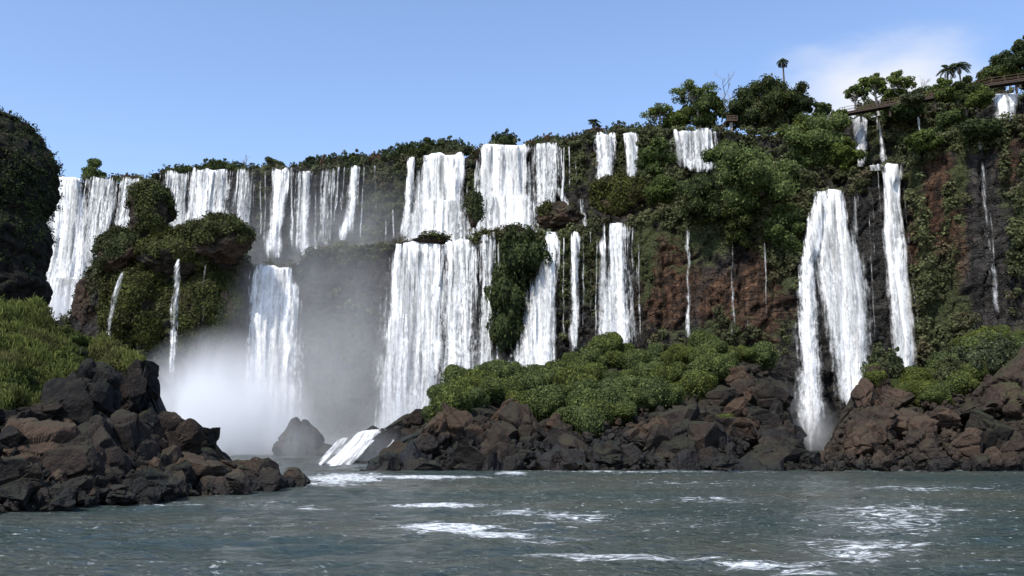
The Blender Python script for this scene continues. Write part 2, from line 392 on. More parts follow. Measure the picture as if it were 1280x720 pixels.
# ------------------------------------------------------------------ leaves
def leaf_quads(rng, C, N, size, elong=1.7, jit=.7):
    n = len(C); N = unit(N + rng.normal(0, jit, (n, 3)))
    t = unit(np.cross(N, rng.normal(0, 1, (n, 3)))); b = np.cross(N, t)
    s = (size * rng.uniform(.6, 1.3, n))[:, None]
    V = np.stack([C + t * s * elong * .5, C + b * s * .5, C - t * s * elong * .5, C - b * s * .5], 1)
    return V.reshape(-1, 3), np.arange(4 * n).reshape(n, 4), np.repeat(rng.uniform(0, 1, n) ** 1.3, 4)

def crown(rng, centers, radii, n_per, size, squash=.8, up=.25, jit=.6, shell=.55):
    C = []; N = []
    for c, r in zip(centers, radii):
        n = int(n_per); d = unit(rng.normal(0, 1, (n, 3))); d[:, 2] += up * .4; d = unit(d)
        rr = r * rng.uniform(shell ** 3, 1, n)[:, None] ** (1 / 3.)
        q = d * rr; q[:, 2] *= squash; C.append(np.asarray(c) + q); N.append(d)
    return leaf_quads(rng, np.concatenate(C), np.concatenate(N), size, 1.7, jit)

# ------------------------------------------------------------------ ground cover that hangs on the cliffs
def cliff_cover():
    rng = np.random.default_rng(5); mb = MB()
    for wall, n, ymax, ymin in ((LOW, 15000, 470, 130), (UP, 9000, 330, 100)):
        px = rng.uniform(40, 1290, n); py = rng.uniform(ymin, ymax, n)
        P = wall.surf(px, py); zt = wall.top(P[:, 0])
        g = field(px, py, GREEN); patch = fbm(P * .13, 3, 77)
        edge = np.exp(-((zt - P[:, 2]) / 2.2) ** 2) * .75
        wetc = field(px, py, WET) * .35
        keep = (P[:, 2] < zt + .4) & (rng.uniform(0, 1, n) * .75 + .12 < np.clip(g * (.75 + patch) + edge * .8 - wetc, 0, 1))
        P = P[keep]; m = len(P)
        k = 40
        r = rng.uniform(.5, 1.35, m) * 1.05
        d = unit(rng.normal(0, 1, (m, k, 3))); d[..., 1] = -np.abs(d[..., 1]); d[..., 2] += .25
        q = P[:, None] + d * (r[:, None, None] * rng.uniform(.5, 1, (m, k, 1))) * np.array([1, .9, .85])
        V, Fc, rd = leaf_quads(rng, q.reshape(-1, 3), d.reshape(-1, 3), np.full(m * k, .34), 1.8, .45)
        tone = np.repeat(np.clip(.5 + .9 * fbm(P * .2, 2, 8), 0, 1), k * 4)
        mb.add(V, Fc, rnd=np.clip(rd * .6 + tone * .45, 0, 1))
    tag(mb.obj('cliff_moss_and_ferns', M['leaf_cliff']), 'moss and ferns hanging over the cliff faces', None, kind='stuff')
cliff_cover()

# ------------------------------------------------------------------ waterfalls
def sheet(mb, rows, wall=None, dens=1., seed=0, layers=3, off=1.3, fold=.95):
    rows = np.array(rows, float); rng = np.random.default_rng(seed + 900)
    py = rows[:, 0]; dn = rows[:, 4] if rows.shape[1] > 4 else np.full(len(rows), dens)
    fixed = wall is None
    hpx = py[-1] - py[0]; m = max(8, int(hpx / 2.4)); q = np.linspace(0, 1, m)
    yy = py[0] + q * hpx
    xl = interp(yy, py, rows[:, 1]); xr = interp(yy, py, rows[:, 2]); dd = interp(yy, py, dn)
    # soften the kinks of the measured outline
    ker = np.ones(5) / 5
    for a in (xl, xr): a[2:-2] = np.convolve(a, ker, 'valid') if m > 6 else a[2:-2]
    wmax = (rows[:, 2] - rows[:, 1]).max(); c = max(7, int(wmax / 1.7)); s = np.linspace(0, 1, c)
    for L in range(layers):
        wob = 1.0 * vnoise(np.stack([yy * .055, 0 * yy + seed, 0 * yy + L], -1), seed + 5)
        wob2 = 1.0 * vnoise(np.stack([yy * .055, 0 * yy + seed, 0 * yy + L], -1), seed + 6)
        ex = (xr - xl) * .2 * (L == layers - 1) + .8; grow = sstep(0, .3, q) if L == layers - 1 else 1.
        PX = (xl - ex * grow + wob * (1.1 + .035 * wmax))[:, None] * (1 - s) + (xr + ex * grow + wob2 * (1.1 + .035 * wmax))[:, None] * s; PY = np.broadcast_to(yy[:, None], PX.shape).copy()
        PY[0] += 2.2 * vnoise(np.stack([PX[0] * .12, 0 * PX[0], 0 * PX[0] + seed], -1), seed + 8)   # uneven lip
        if fixed:
            D = interp(yy, py, rows[:, 3])[:, None] + 0 * PX; P = W(PX, PY, D - L * .3)
        else:
            P = wall.hit(PX, PY)
        X, Y, Z = P[..., 0], P[..., 1], P[..., 2]
        drop = np.maximum(Z[:1] - Z, 0)
        e = np.minimum(s, 1 - s)[None] * (X[:, -1:] - X[:, :1])         # metres from the sides
        ed = np.clip(e / np.minimum(2.4, .42 * (X[:, -1:] - X[:, :1]) + .05), 0, 1)
        o = (off + .16 * np.sqrt(drop)) * (.55 + .45 * ed) + L * .55 * ed
        if fixed: o = (.3 + 1.1 * fbm(np.stack([X * .35, Z * .5, 0 * X + seed], -1), 2, seed + 31)) * ed + 0 * o
        if not fixed: o[0] *= .3
        f = fold * (fbm(np.stack([X * .55, Z * .035, 0 * X + seed + L * 5], -1), 3, seed) + .6 * vnoise(np.stack([X * 1.6, Z * .12, 0 * X + seed], -1), seed + 2))
        Yn = Y - o - f * ed
        # move along the ray so that the outline keeps its place
        P = W(*pix(np.stack([X, Y, Z], -1)), Yn)
        u = (X - X[:, :1].mean()) + 37.7 * seed + 11 * L; v = Z + 13.3 * seed
        dl = dd[:, None] * (1., .92, .55)[L] + 0 * X
        low = np.broadcast_to(q[:, None], X.shape)
        V = P; uv = np.stack([u, v], -1); fx = np.stack([ed, dl, low], -1)
        if not fixed:      # the lip runs back over the edge of the rock
            back = np.stack([P[0, :, 0], P[0, :, 1] + 4, P[0, :, 2] + .05], -1)[None]
            V = np.concatenate([back, V]); uv = np.concatenate([uv[:1] + [0, 4], uv]); fx = np.concatenate([fx[:1], fx])
        mb.add(V, grid_faces(V.shape[0], c), uv=uv.reshape(-1, 2), fx=fx.reshape(-1, 3))
    return mb

GRP_UP = 'waterfalls along the upper cliff'; GRP_LOW = 'waterfalls along the lower cliff'
falls = [0]
def fall(label, sheets, wall, group=None, name='waterfall'):
    falls[0] += 7
    if len(sheets) == 1:
        rows, dens, kw = (sheets[0] + ({},))[:3] if len(sheets[0]) < 3 else sheets[0]
        mb = sheet(MB(), rows, wall, dens, falls[0], **kw)
        return tag(mb.obj(name, M['fall'], smooth=True), label, 'waterfall', group)
    r0 = np.array(sheets[0][0], float)[0]
    loc = W((r0[1] + r0[2]) / 2, r0[0], 150.)[()] if wall is None else wall.hit(np.array([(r0[1] + r0[2]) / 2]), np.array([r0[0]]))[0]
    root = empty(name, tuple(loc), label, 'waterfall', group)
    for k, sh in enumerate(sheets):
        rows, dens, kw = (sh + ({},))[:3] if len(sh) < 3 else sh
        o = sheet(MB(), rows, wall, dens, falls[0] + k + 1, **kw).obj('water_curtain', M['fall'], smooth=True, loc=loc)
        o.parent = root; o.location = (0, 0, 0)
    return root

# upper row, left to right
fall('broad white fall beside the dark rock stack, widening into foam at its foot',
     [([(222, 56, 108), (280, 54, 110), (340, 52, 112), (370, 48, 110), (410, 44, 108)], 1.02, {}), ([(222, 102, 150), (290, 98, 142), (350, 92, 130)], .8, {}), ([(345, 56, 104), (372, 54, 106), (404, 52, 106)], 1.1, dict(off=3.))], UP)
fall('thin streaked curtain left of the mossy outcrop on the skyline', [([(222, 146, 182), (270, 140, 176), (330, 126, 150)], .8)], UP, None)
fall('short bright fall just right of the mossy outcrop top', [([(215, 200, 236), (250, 203, 234), (292, 205, 236)], .85)], UP, None)
fall('wide fall with pale green gaps right of the outcrop, above the mossy overhang',
     [([(211, 236, 292), (250, 230, 290), (285, 222, 290), (310, 220, 288)], .92, {}), ([(210, 290, 321), (260, 288, 320), (330, 286, 316)], .74, {})], UP)
fall('white plunge splitting into froth above the square topped lower fall', [([(210, 341, 363), (250, 337, 360), (290, 332, 356), (322, 326, 358)], 1.02)], UP)
fall('narrow twin streaks between the frothing plunge and the thin veils', [([(212, 368, 383), (260, 366, 382), (318, 362, 386)], .72)], UP)
fall('slim bright fall bending left, among thin veils on grey rock', [([(212, 379, 393), (240, 375, 388), (290, 374, 387), (322, 368, 390)], .92)], UP)
fall('faint see-through veils on grey rock left of the slanting fall', [([(211, 398, 428), (250, 396, 420), (316, 390, 420)], .62)], UP)
fall('slanting white fall whose foot kicks out to the left over a dark ledge', [([(206, 438, 451), (250, 432, 448), (270, 428, 445), (300, 418, 440)], .98)], UP)
fall('hair thin trickle on the dark green cliff between two slanting falls', [([(205, 465, 471), (240, 468, 473), (270, 467, 473)], .5)], UP)
fall('thin ribbon close to the left side of the tall double step fall', [([(198, 511, 519), (240, 505, 518), (270, 500, 516), (300, 495, 518)], .92)], UP)
fall('thick blinding white fall that feeds the broad lower curtain',
     [([(192, 527, 582), (220, 524, 580), (260, 516, 579), (316, 504, 578)], 1.12, {}), ([(248, 520, 574), (318, 506, 576)], 1.1, dict(off=2.6))], UP)
fall('widest upper fall beneath the dark round bush on the skyline',
     [([(180, 598, 660), (230, 599, 661), (255, 590, 663), (308, 580, 666)], 1.12, {}), ([(179, 658, 704), (215, 660, 705), (252, 661, 704), (288, 658, 692)], .78, {}), ([(243, 594, 664), (308, 580, 668)], 1.12, dict(off=2.6))], UP)
fall('small stepped cascades on black rock right of the widest upper fall',
     [([(240, 668, 700), (262, 674, 694), (290, 672, 698)], .8, {}), ([(233, 690, 704), (250, 698, 712), (262, 706, 716), (284, 708, 722)], .7, {}), ([(248, 720, 729), (266, 722, 733), (286, 728, 736)], .68, {})], UP)
fall('small fall under the lone palm, half behind a brown mossy boulder', [([(167, 743, 774), (200, 742, 772), (232, 741, 770)], .95)], UP)
fall('slim fall squeezed between the small palm fall and green trees', [([(165, 778, 797), (195, 781, 797), (226, 784, 797)], .98)], UP)
fall('white fall below the leafy skyline trees, feet hidden in bushes', [([(162, 842, 900), (190, 842, 900), (215, 850, 900)], .86)], UP)
fall('ragged veils under the left end of the walkway', [([(147, 1063, 1086), (180, 1066, 1086), (208, 1066, 1084)], .78), ([(148, 1094, 1101), (180, 1099, 1107), (207, 1100, 1112)], .85)], UP)
fall('thin slanted trickle beneath the middle of the walkway', [([(142, 1144, 1147), (160, 1147, 1152), (174, 1150, 1154)], .8)], UP)
fall('short blunt white fall below the walkway at the right edge', [([(116, 1240, 1276), (130, 1239, 1276), (152, 1238, 1272)], .97)], UP)
def strands(wall, lst, label, group, dens=.66):
    for k, (px, y0, y1, w, lean) in enumerate(lst):
        fall(label, [([(y0, px - w * .5, px + w * .5), (y0 * .6 + y1 * .4, px - w * .6 + lean * .4, px + w * .6 + lean * .4), (y1, px - w * .8 + lean, px + w * .8 + lean)], dens, dict(layers=2))], wall, group)
strands(UP, [(401, 211, 300, 3, 2), (408, 210, 312, 4, -6), (416, 209, 305, 3, -3), (424, 208, 290, 3, -8), (431, 207, 270, 3, -6), (364, 211, 316, 4, 1), (395, 211, 318, 3, -2), (371, 212, 318, 4, -4), (333, 212, 320, 3, -3), (326, 212, 300, 3, 0), (455, 206, 300, 2.5, -5), (402, 285, 322, 6, -10)], 'fine veil strand on the wet grey rock of the upper cliff left of centre', 'fine strands on the upper cliff left of centre')
strands(UP, [(706, 181, 255, 3, -3), (712, 182, 240, 2.5, 0), (584, 192, 296, 3, -2), (720, 200, 232, 2.5, 1), (596, 200, 280, 3, -5), (491, 262, 300, 3, 2), (483, 270, 302, 2.5, -2)], 'fine strand of water beside the thick upper falls in the centre', 'fine strands beside the thick upper falls')
strands(LOW, [(729, 292, 420, 2.5, 0), (738, 285, 400, 2, 1), (704, 295, 430, 2.5, 1), (624, 300, 480, 3, -3), (615, 298, 470, 3, -3), (798, 300, 430, 2.5, 3), (746, 290, 430, 2.5, -1)], 'fine strand of water falling between the central lower curtains', 'fine strands between the central lower curtains')
strands(LOW, [(956, 300, 400, 2, 2), (934, 330, 420, 2, 1), (1090, 240, 330, 2.5, 4), (1086, 260, 440, 3, 8), (1246, 230, 340, 3, 5), (1238, 260, 400, 4, 10)], 'fine trickle on the dark wet rock of the right hand cliff', 'fine trickles on the right hand cliff', .56)
# lower row
fall('small trickles running down the mossy outcrop near the left bank', [([(338, 150, 156, 164), (350, 146, 154, 162), (375, 136, 148, 160), (400, 131, 143, 160), (434, 127, 141, 160)], .62)], None)
fall('narrow grey ribbon dropping down the outcrop into the spray', [([(322, 220, 227, 166), (340, 217, 227, 162), (380, 213, 226, 160), (430, 210, 223, 160), (482, 206, 223, 160)], .72)], None)
fall('very faint streak on the outcrop between two narrow ribbons', [([(328, 252, 262, 161), (370, 249, 259, 160), (415, 248, 258, 160)], .42)], None)
fall('square topped lower fall plunging into the thick white spray', [([(333, 312, 372), (400, 308, 372), (480, 304, 374), (575, 298, 380)], 1.12), ([(334, 302, 316), (400, 303, 312), (480, 302, 312)], .5), ([(334, 366, 380), (400, 368, 380), (470, 368, 382)], .35)], LOW)
fall('pale threads on the misty grey cliff left of the broad curtain', [([(312, 452, 460), (360, 453, 462), (420, 456, 466)], .38), ([(310, 470, 476), (350, 470, 477)], .36)], LOW)
fall('broadest lower curtain in the middle, white at left and greenish at right',
     [([(303, 490, 560), (360, 484, 560), (430, 479, 556), (500, 473, 552), (584, 465, 548)], 1.02, {}), ([(300, 552, 600), (350, 552, 602), (430, 548, 600), (520, 542, 596)], .9, {}), ([(292, 592, 622), (350, 596, 622), (430, 592, 621), (505, 590, 618)], .78, {}), ([(390, 484, 520), (440, 478, 524), (520, 470, 520), (584, 462, 520)], 1.0, dict(off=3.))], LOW)
fall('white fall fanning out to the left above the bushy island', [([(291, 682, 702), (330, 672, 700), (380, 656, 699), (430, 643, 698), (472, 632, 697)], 1.05)], LOW)
fall('narrow straight fall between two wider ones above the island', [([(290, 712, 727), (350, 711, 726), (400, 710, 727), (440, 708, 728)], .9)], LOW)
fall('straight sided fall at the left edge of the red brown cliff', [([(277, 752, 791), (330, 749, 793), (390, 746, 797), (442, 744, 799)], .95)], LOW)
fall('single thread of water in front of the red brown rock', [([(283, 857, 862), (330, 857, 864), (390, 856, 865), (432, 856, 866)], .78)], LOW)
fall('dim see-through trickle on bare brown rock between hanging bushes', [([(282, 911, 918), (340, 909, 919), (400, 908, 922), (435, 906, 924)], .48)], LOW)
fall('great right hand fall fanning wide around a dark rock rib',
     [([(238, 1018, 1040), (300, 1002, 1032), (330, 997, 1022), (400, 991, 1025), (460, 990, 1032), (530, 989, 1037), (562, 994, 1034)], 1.0, {}),
      ([(237, 1031, 1059), (270, 1026, 1064), (300, 1019, 1071), (330, 1018, 1082), (400, 1028, 1093), (460, 1038, 1097), (530, 1046, 1092)], 1.03, {}),
      ([(238, 1067, 1080), (275, 1062, 1076), (330, 1072, 1086), (400, 1080, 1092), (450, 1084, 1096)], .5, {})], LOW)
fall('tall straight white column right of the great fan shaped fall',
     [([(206, 1080, 1112), (214, 1082, 1112)], .7, {}), ([(205, 1104, 1131), (235, 1104, 1124), (300, 1103, 1134), (380, 1108, 1142), (440, 1111, 1149), (475, 1113, 1150)], 1.06, {}), ([(212, 1094, 1099), (260, 1098, 1104), (300, 1102, 1106)], .6, {}), ([(225, 1126, 1132), (300, 1132, 1140), (370, 1140, 1147), (430, 1146, 1154)], .5, {})], LOW)
fall('grey veil clinging to black layered rock near the right edge', [([(180, 1224, 1231), (250, 1222, 1240), (300, 1222, 1246), (360, 1228, 1256), (415, 1232, 1266)], .52), ([(157, 1218, 1230), (190, 1220, 1231)], .5)], LOW)
fall('foaming cascade sliding over a dark rock slope into the river',
     [([(537, 452, 478, 114), (543, 440, 474, 112), (549, 434, 462, 110), (556, 424, 458, 107), (563, 418, 446, 104), (571, 406, 444, 100), (580, 402, 432, 96), (590, 394, 432, 92), (601, 386, 424, 88)], 1.05, {}),
      ([(548, 450, 472, 109), (558, 446, 462, 105), (568, 432, 456, 101), (580, 428, 442, 96), (592, 418, 440, 91), (600, 414, 436, 88)], .85, {}), ([(546, 424, 446, 110), (558, 410, 430, 106), (574, 398, 414, 99), (590, 388, 404, 92), (601, 382, 400, 88)], .8, {})], None, None, 'cascade')
fall('thin bent trickle between two brown boulders on the island', [([(543, 597, 600, 84), (550, 601, 604, 83.5), (562, 603, 605.5, 83), (572, 600, 603, 82)], .8, {})], None, None, 'cascade')
fall('short slanted white spout at the waterline of the island', [([(573, 612, 621, 83), (580, 607, 616, 82), (588, 602, 610, 81)], 1., {})], None, None, 'cascade')

# ------------------------------------------------------------------ banks
class Bank:
    def __init__(s, base, sky, dk, d0=None):
        s.base = np.array(base, float); s.sky = np.array(sky, float); s.dk = np.array(dk, float); s.d0 = None if d0 is None else np.array(d0, float)
    def at(s, px, t):
        pb = interp(px, s.base[:, 0], s.base[:, 1]); ps = interp(px, s.sky[:, 0], s.sky[:, 1]); ps = np.minimum(ps, pb - 1.)
        d0 = F * CAMZ / (pb - 545.) if s.d0 is None else interp(px, s.d0[:, 0], s.d0[:, 1]); dk = np.maximum(interp(px, s.dk[:, 0], s.dk[:, 1]), d0 + 2)
        py = pb + (ps - pb) * t; D = d0 + (dk - d0) * t ** 1.25
        return W(px, py, D)
    def hit(s, px, py):
        pb = interp(px, s.base[:, 0], s.base[:, 1]); ps = np.minimum(interp(px, s.sky[:, 0], s.sky[:, 1]), pb - 1.)
        return s.at(px, np.clip((pb - py) / (pb - ps), 0, 1))
    def build(s, name, x0, x1, step, mat, amp, seed, scale, sink=.35, hollow=None):
        px = np.arange(x0, x1 + step, step); t = np.linspace(0, 1, 90)
        PX, T = np.meshgrid(px, t); V = s.at(PX, T)
        n = fbm(V * scale, 4, seed); d1, d2, cid = worley(V * scale * 1.3, seed + 4)
        a = amp * (n * .8 + (cid - .5) * .9 - .5 * sstep(.15, 0, d2 - d1)) * sstep(0, .06, T)
        V = V + np.stack([0 * a, -.6 * a, .5 * a - sink * amp], -1)
        if hollow:
            hx, hy = pix(V); V[..., 1] += 11 * np.exp(-((hx - hollow[0]) / hollow[2]) ** 4 - ((hy - hollow[1]) / hollow[3]) ** 4)
        front = V[0] + np.array([0, -1.5, -2.5]); back = [V[-1] + np.array([0, 3. * k, -3.2 * k]) for k in (1, 2, 4)]
        V = np.concatenate([front[None], V, np.array(back)])
        return tag(MB().add(V, grid_faces(V.shape[0], len(px))).obj(name, mat), None, None, kind='structure')

LEFT = Bank([(-260, 668), (0, 641), (100, 633), (200, 626), (300, 613), (360, 607), (388, 604)],
            [(-260, 360), (0, 376), (40, 396), (80, 410), (130, 428), (150, 444), (172, 458), (186, 452), (200, 486), (212, 512), (235, 530), (265, 542), (290, 566), (340, 588), (388, 602)],
            [(-260, 66), (0, 64), (130, 66), (190, 60), (290, 60), (388, 60)])
ISLE = Bank([(430, 601), (455, 598), (600, 592), (800, 588), (1010, 588)],
            [(430, 599), (455, 590), (480, 570), (500, 548), (530, 522), (545, 500), (570, 476), (600, 462), (640, 466), (680, 474), (720, 452), (760, 438), (800, 438), (850, 438), (900, 436), (950, 446), (985, 470), (995, 520), (1010, 572)],
            [(430, 84), (480, 95), (550, 110), (600, 118), (720, 130), (800, 140), (1010, 138)], [(430, 78), (600, 80), (1010, 80)])
RIGHT = Bank([(985, 590), (1100, 588), (1280, 586), (1600, 590)],
             [(985, 588), (1018, 580), (1035, 550), (1050, 515), (1066, 485), (1082, 462), (1100, 470), (1120, 474), (1140, 466), (1170, 458), (1200, 440), (1220, 422), (1240, 414), (1262, 424), (1290, 436), (1600, 420)],
             [(985, 84), (1050, 96), (1100, 108), (1200, 112), (1290, 108), (1600, 105)], [(985, 79), (1600, 77)])
LEFT.build('left_bank_ground', -260, 388, 3.0, M['rock_left'], 1.1, 3, .35)
ISLE.build('island_ground', 430, 1010, 2.2, M['rock_island'], 1.3, 13, .22)
RIGHT.build('right_bank_ground', 985, 1600, 2.4, M['rock_brown'], 1.3, 23, .25, hollow=(1238, 545, 34, 28))

# ------------------------------------------------------------------ boulders
def boulder_verts(rng, sub, planes, rough=.045):
    V, Fc = ico(sub); V = V.copy()
    for k in range(planes):
        n = unit(rng.normal(0, 1, 3)); d = rng.uniform(.40, .82)
        V -= np.maximum(V @ n - d, 0)[:, None] * n
    s = rng.uniform(0, 50, 3)
    d1, d2, cid = worley(V * np.array([1.1, 1.1, 1.6]) + s, 5)
    V *= (1 + .30 * (cid - .5) - .13 * sstep(.14, 0, d2 - d1) + rough * 1.5 * fbm(V * 1.6 + s, 3, 3) + rough * 1.5 * fbm(V * 5 + s, 4, 6, .6))[:, None]
    return V, Fc

def boulder(px, py, rx, ry, bank, label, mat, seed, group=None, D=None, tilt=None, sub=5, planes=17, name='boulder'):
    """rx, ry: half size in photo pixels; py: its middle"""
    rng = np.random.default_rng(seed)
    P = W(px, py, D) if D is not None else bank.hit(np.array(float(px)), np.array(float(py)))
    k = P[1] / F
    if D is None: P = P + np.array([0, -.4 * ry * k, 0])
    V, Fc = boulder_verts(rng, sub, planes)
    sc = np.array([rx, .5 * (rx + ry), ry]) * k * 1.28
    a = rng.uniform(-.5, .5) if tilt is None else tilt
    V = V * sc; V = np.stack([V[:, 0] * math.cos(a) - V[:, 2] * math.sin(a), V[:, 1], V[:, 0] * math.sin(a) + V[:, 2] * math.cos(a)], -1)
    o = MB().add(V, Fc).obj(name, mat); o.location = P
    return tag(o, label, 'boulder', group)

def rubble(bank, n, xr, tr, sr, mats, label, group, seed, protos=6):
    """many small boulders, individually placed copies of a few shapes"""
    rng = np.random.default_rng(seed); pr = []
    for k in range(protos):
        V, Fc = boulder_verts(rng, 3, 12, .06)
        pr.append(MB().add(V, Fc).mesh('boulder', mats[k % len(mats)]))
    for i in range(n):
        px = rng.uniform(*xr); t = rng.uniform(0, 1) ** 1.5 * (tr[1] - tr[0]) + tr[0]
        if bank is RIGHT and 1200 < px < 1275 and .06 < t < .55: continue
        P = bank.at(np.array(px), np.array(t)); s = rng.uniform(0, 1) ** 2 * (sr[1] - sr[0]) + sr[0]
        o = bpy.data.objects.new('boulder', pr[rng.integers(protos)]); COL.objects.link(o)
        o.location = (P[0], P[1] - .3 * s, P[2] + rng.uniform(-.15, .25) * s); o.rotation_euler = rng.uniform(-3, 3, 3)
        o.scale = s * rng.uniform(.7, 1.25, 3); tag(o, label, 'boulder', group)

RD, RB, RI = M['rock_dark'], M['rock_brown'], M['rock_island']
B = boulder
# left bank
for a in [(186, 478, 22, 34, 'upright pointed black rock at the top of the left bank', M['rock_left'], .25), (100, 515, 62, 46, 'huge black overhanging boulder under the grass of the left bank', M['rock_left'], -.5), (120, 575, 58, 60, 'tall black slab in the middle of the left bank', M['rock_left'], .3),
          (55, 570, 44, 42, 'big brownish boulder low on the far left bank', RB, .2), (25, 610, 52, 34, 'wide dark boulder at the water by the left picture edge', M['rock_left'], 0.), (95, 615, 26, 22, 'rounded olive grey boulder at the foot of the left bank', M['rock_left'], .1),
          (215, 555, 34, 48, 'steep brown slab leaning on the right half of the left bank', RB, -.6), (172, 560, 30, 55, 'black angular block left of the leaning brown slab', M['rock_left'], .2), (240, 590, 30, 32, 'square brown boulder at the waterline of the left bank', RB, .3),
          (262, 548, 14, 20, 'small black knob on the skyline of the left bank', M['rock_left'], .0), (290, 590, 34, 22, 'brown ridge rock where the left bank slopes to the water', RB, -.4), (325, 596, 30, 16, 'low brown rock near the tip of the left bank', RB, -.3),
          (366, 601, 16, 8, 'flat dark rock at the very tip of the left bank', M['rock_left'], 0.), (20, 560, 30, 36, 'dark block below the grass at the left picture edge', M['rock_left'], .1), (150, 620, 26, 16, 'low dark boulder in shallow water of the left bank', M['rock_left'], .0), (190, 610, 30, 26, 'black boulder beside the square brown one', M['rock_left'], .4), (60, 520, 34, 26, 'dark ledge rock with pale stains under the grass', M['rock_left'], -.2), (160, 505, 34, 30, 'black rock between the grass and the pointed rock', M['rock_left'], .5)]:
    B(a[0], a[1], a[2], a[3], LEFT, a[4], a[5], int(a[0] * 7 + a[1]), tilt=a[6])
rubble(LEFT, 60, (-20, 380), (.0, .55), (.35, 1.3), [M['rock_left'], RB, M['rock_left'], M['rock_left']], 'small dark rock wedged among the boulders of the left bank', 'small rocks heaped on the left bank', 41)
# island
for a in [(536, 560, 24, 46, 'tall brown boulder split by a dark cleft at the left of the island', RI, -.25), (584, 550, 26, 42, 'leaning brown boulder right of the dark cleft', RI, .45), (508, 575, 20, 26, 'black wet rock at the left foot of the island', RD, -.3), (480, 585, 22, 16, 'low black rock at the left tip of the island', RD, -.2),
          (632, 520, 20, 26, 'reddish slab pointing up among the island bushes', RI, -.5), (660, 545, 28, 34, 'large black shaded boulder below the island bushes', RD, .3), (690, 538, 14, 20, 'reddish boulder face right of the black shaded one', RI, .1), (636, 575, 24, 16, 'black wet rock beside the slanted spout', RD, .1),
          (770, 545, 22, 18, 'brown boulder under the hanging bush on the island', RI, .2), (800, 560, 22, 20, 'grey brown block low on the middle of the island', RI, -.1), (843, 552, 26, 24, 'broad flat faced brown boulder in the island rubble', RI, .3), (820, 575, 20, 14, 'low grey block at the middle waterline of the island', RB, .0),
          (882, 560, 24, 26, 'large dull brown boulder beside the flat faced one', RI, -.2), (925, 545, 36, 30, 'wide smooth boulder in thin spray near the right fall', RI, .1), (760, 578, 30, 12, 'dark low rocks merging into the island shore', RD, .0), (860, 520, 26, 18, 'dark boulder below the middle of the island greenery', RD, .1),
          (925, 480, 22, 20, 'brown boulder on the upper right shoulder of the island', RI, .2), (960, 500, 24, 24, 'grey wet boulder high on the right end of the island', RD, -.1), (950, 530, 22, 18, 'grey boulder beneath the wet one at the right end', RD, .3), (905, 500, 20, 16, 'dark ledge boulder left of the grey wet one', RD, .0)]:
    B(a[0], a[1], a[2], a[3], ISLE, a[4], a[5], int(a[0] * 7 + a[1]), tilt=a[6])
B(906, 577, 19, 13, None, 'dark pointed rock standing in the water before the island', RD, 71, D=76, tilt=.3)
B(873, 583, 8, 6, None, 'tiny black rock awash in front of the island', RD, 72, D=76, tilt=.0)
B(984, 566, 36, 27, None, 'black humped rock in front of the great right fall', RD, 73, D=82, tilt=-.2)
B(1017, 575, 14, 12, None, 'small brown block between the humped rock and the right bank', RI, 74, D=80, tilt=.2)
B(371, 566, 36, 38, None, 'lone grey boulder standing in the spray of the left falls', RD, 75, D=140, tilt=.1)
B(488, 578, 34, 22, None, 'misty sloping rock beside the foaming cascade', RD, 76, D=98, tilt=.5)
B(512, 538, 36, 26, None, 'grey misty shoulder of rock behind the tall brown boulder', RD, 77, D=118, tilt=.7)
rubble(ISLE, 90, (462, 1005), (0., .42), (.6, 2.8), [RD, RI, RI, RD], 'small dark boulder in the rubble along the island shore', 'boulders heaped along the island shore', 43)
rubble(ISLE, 26, (890, 1000), (.3, .95), (.7, 2.0), [RD, RI], 'wet dark boulder on the bare right flank of the island', 'boulders on the bare right flank of the island', 44)
for a in [(468, 556, 26, 22, 'wet misty rock at the head of the foaming cascade', 123, .5), (440, 572, 26, 20, 'wet rock under the middle of the foaming cascade', 114, .7), (414, 590, 24, 14, 'wet rock under the foot of the foaming cascade', 103, .4), (452, 588, 26, 16, 'dark wet rock right of the foaming cascade foot', 100, .4)]:
    B(a[0], a[1], a[2], a[3], None, a[4], RD, int(a[0]), D=a[5], tilt=a[6])
# right bank
for a in [(1085, 530, 32, 24, 'big squared brown block at the left of the right bank', RB, -.1), (1066, 558, 30, 28, 'sloping brown slab at the left foot of the right bank', RB, .7), (1128, 535, 28, 34, 'large tilted brown slab in the middle of the right bank', RB, -.6), (1100, 515, 16, 20, 'brown block wedged on top of the squared block', RB, .3), (1075, 500, 14, 22, 'mossy brown pillar rock at the upper left of the right bank', RB, .2),
          (1145, 560, 34, 26, 'wide brown boulder below the tilted slab', RB, .3), (1205, 558, 26, 22, 'pale flat faced brown boulder before the dark hollow', RB, .05), (1105, 572, 20, 16, 'small brown boulder at the waterline of the right bank', RB, .2), (1170, 578, 28, 12, 'low brown rock at the water in front of the pale boulder', RB, .0), (1268, 488, 56, 62, 'huge mossy brown rock above the dark hollow at the right edge', M['rock_huge'], -.3), (1290, 560, 40, 22, 'brown rock at the water at the right picture edge', RB, .0),
          (1095, 478, 22, 18, 'mossy capped boulder on the crest of the right bank', M['rock_mossy'], .5), (1115, 500, 20, 20, 'shaded brown boulder under the mossy capped one', RB, .2), (1180, 530, 22, 18, 'dark brown stone among rubble left of the hollow', RB, .1), (1250, 578, 24, 10, 'heap of low brown stones under the dark hollow', RB, .0), (1228, 540, 26, 30, 'added rock coloured black for the shade inside the hollow of the right bank', M['rock_stack'], .2)]:  # last rock is added, its black colour replaces the shade of the hollow
    B(a[0], a[1], a[2], a[3], RIGHT, a[4], a[5], int(a[0] * 7 + a[1]), tilt=a[6])
rubble(RIGHT, 70, (1030, 1320), (0., .6), (.4, 1.6), [RB, RB, RD, RB], 'small brown boulder in the rubble of the right bank', 'boulders heaped on the right bank', 45)

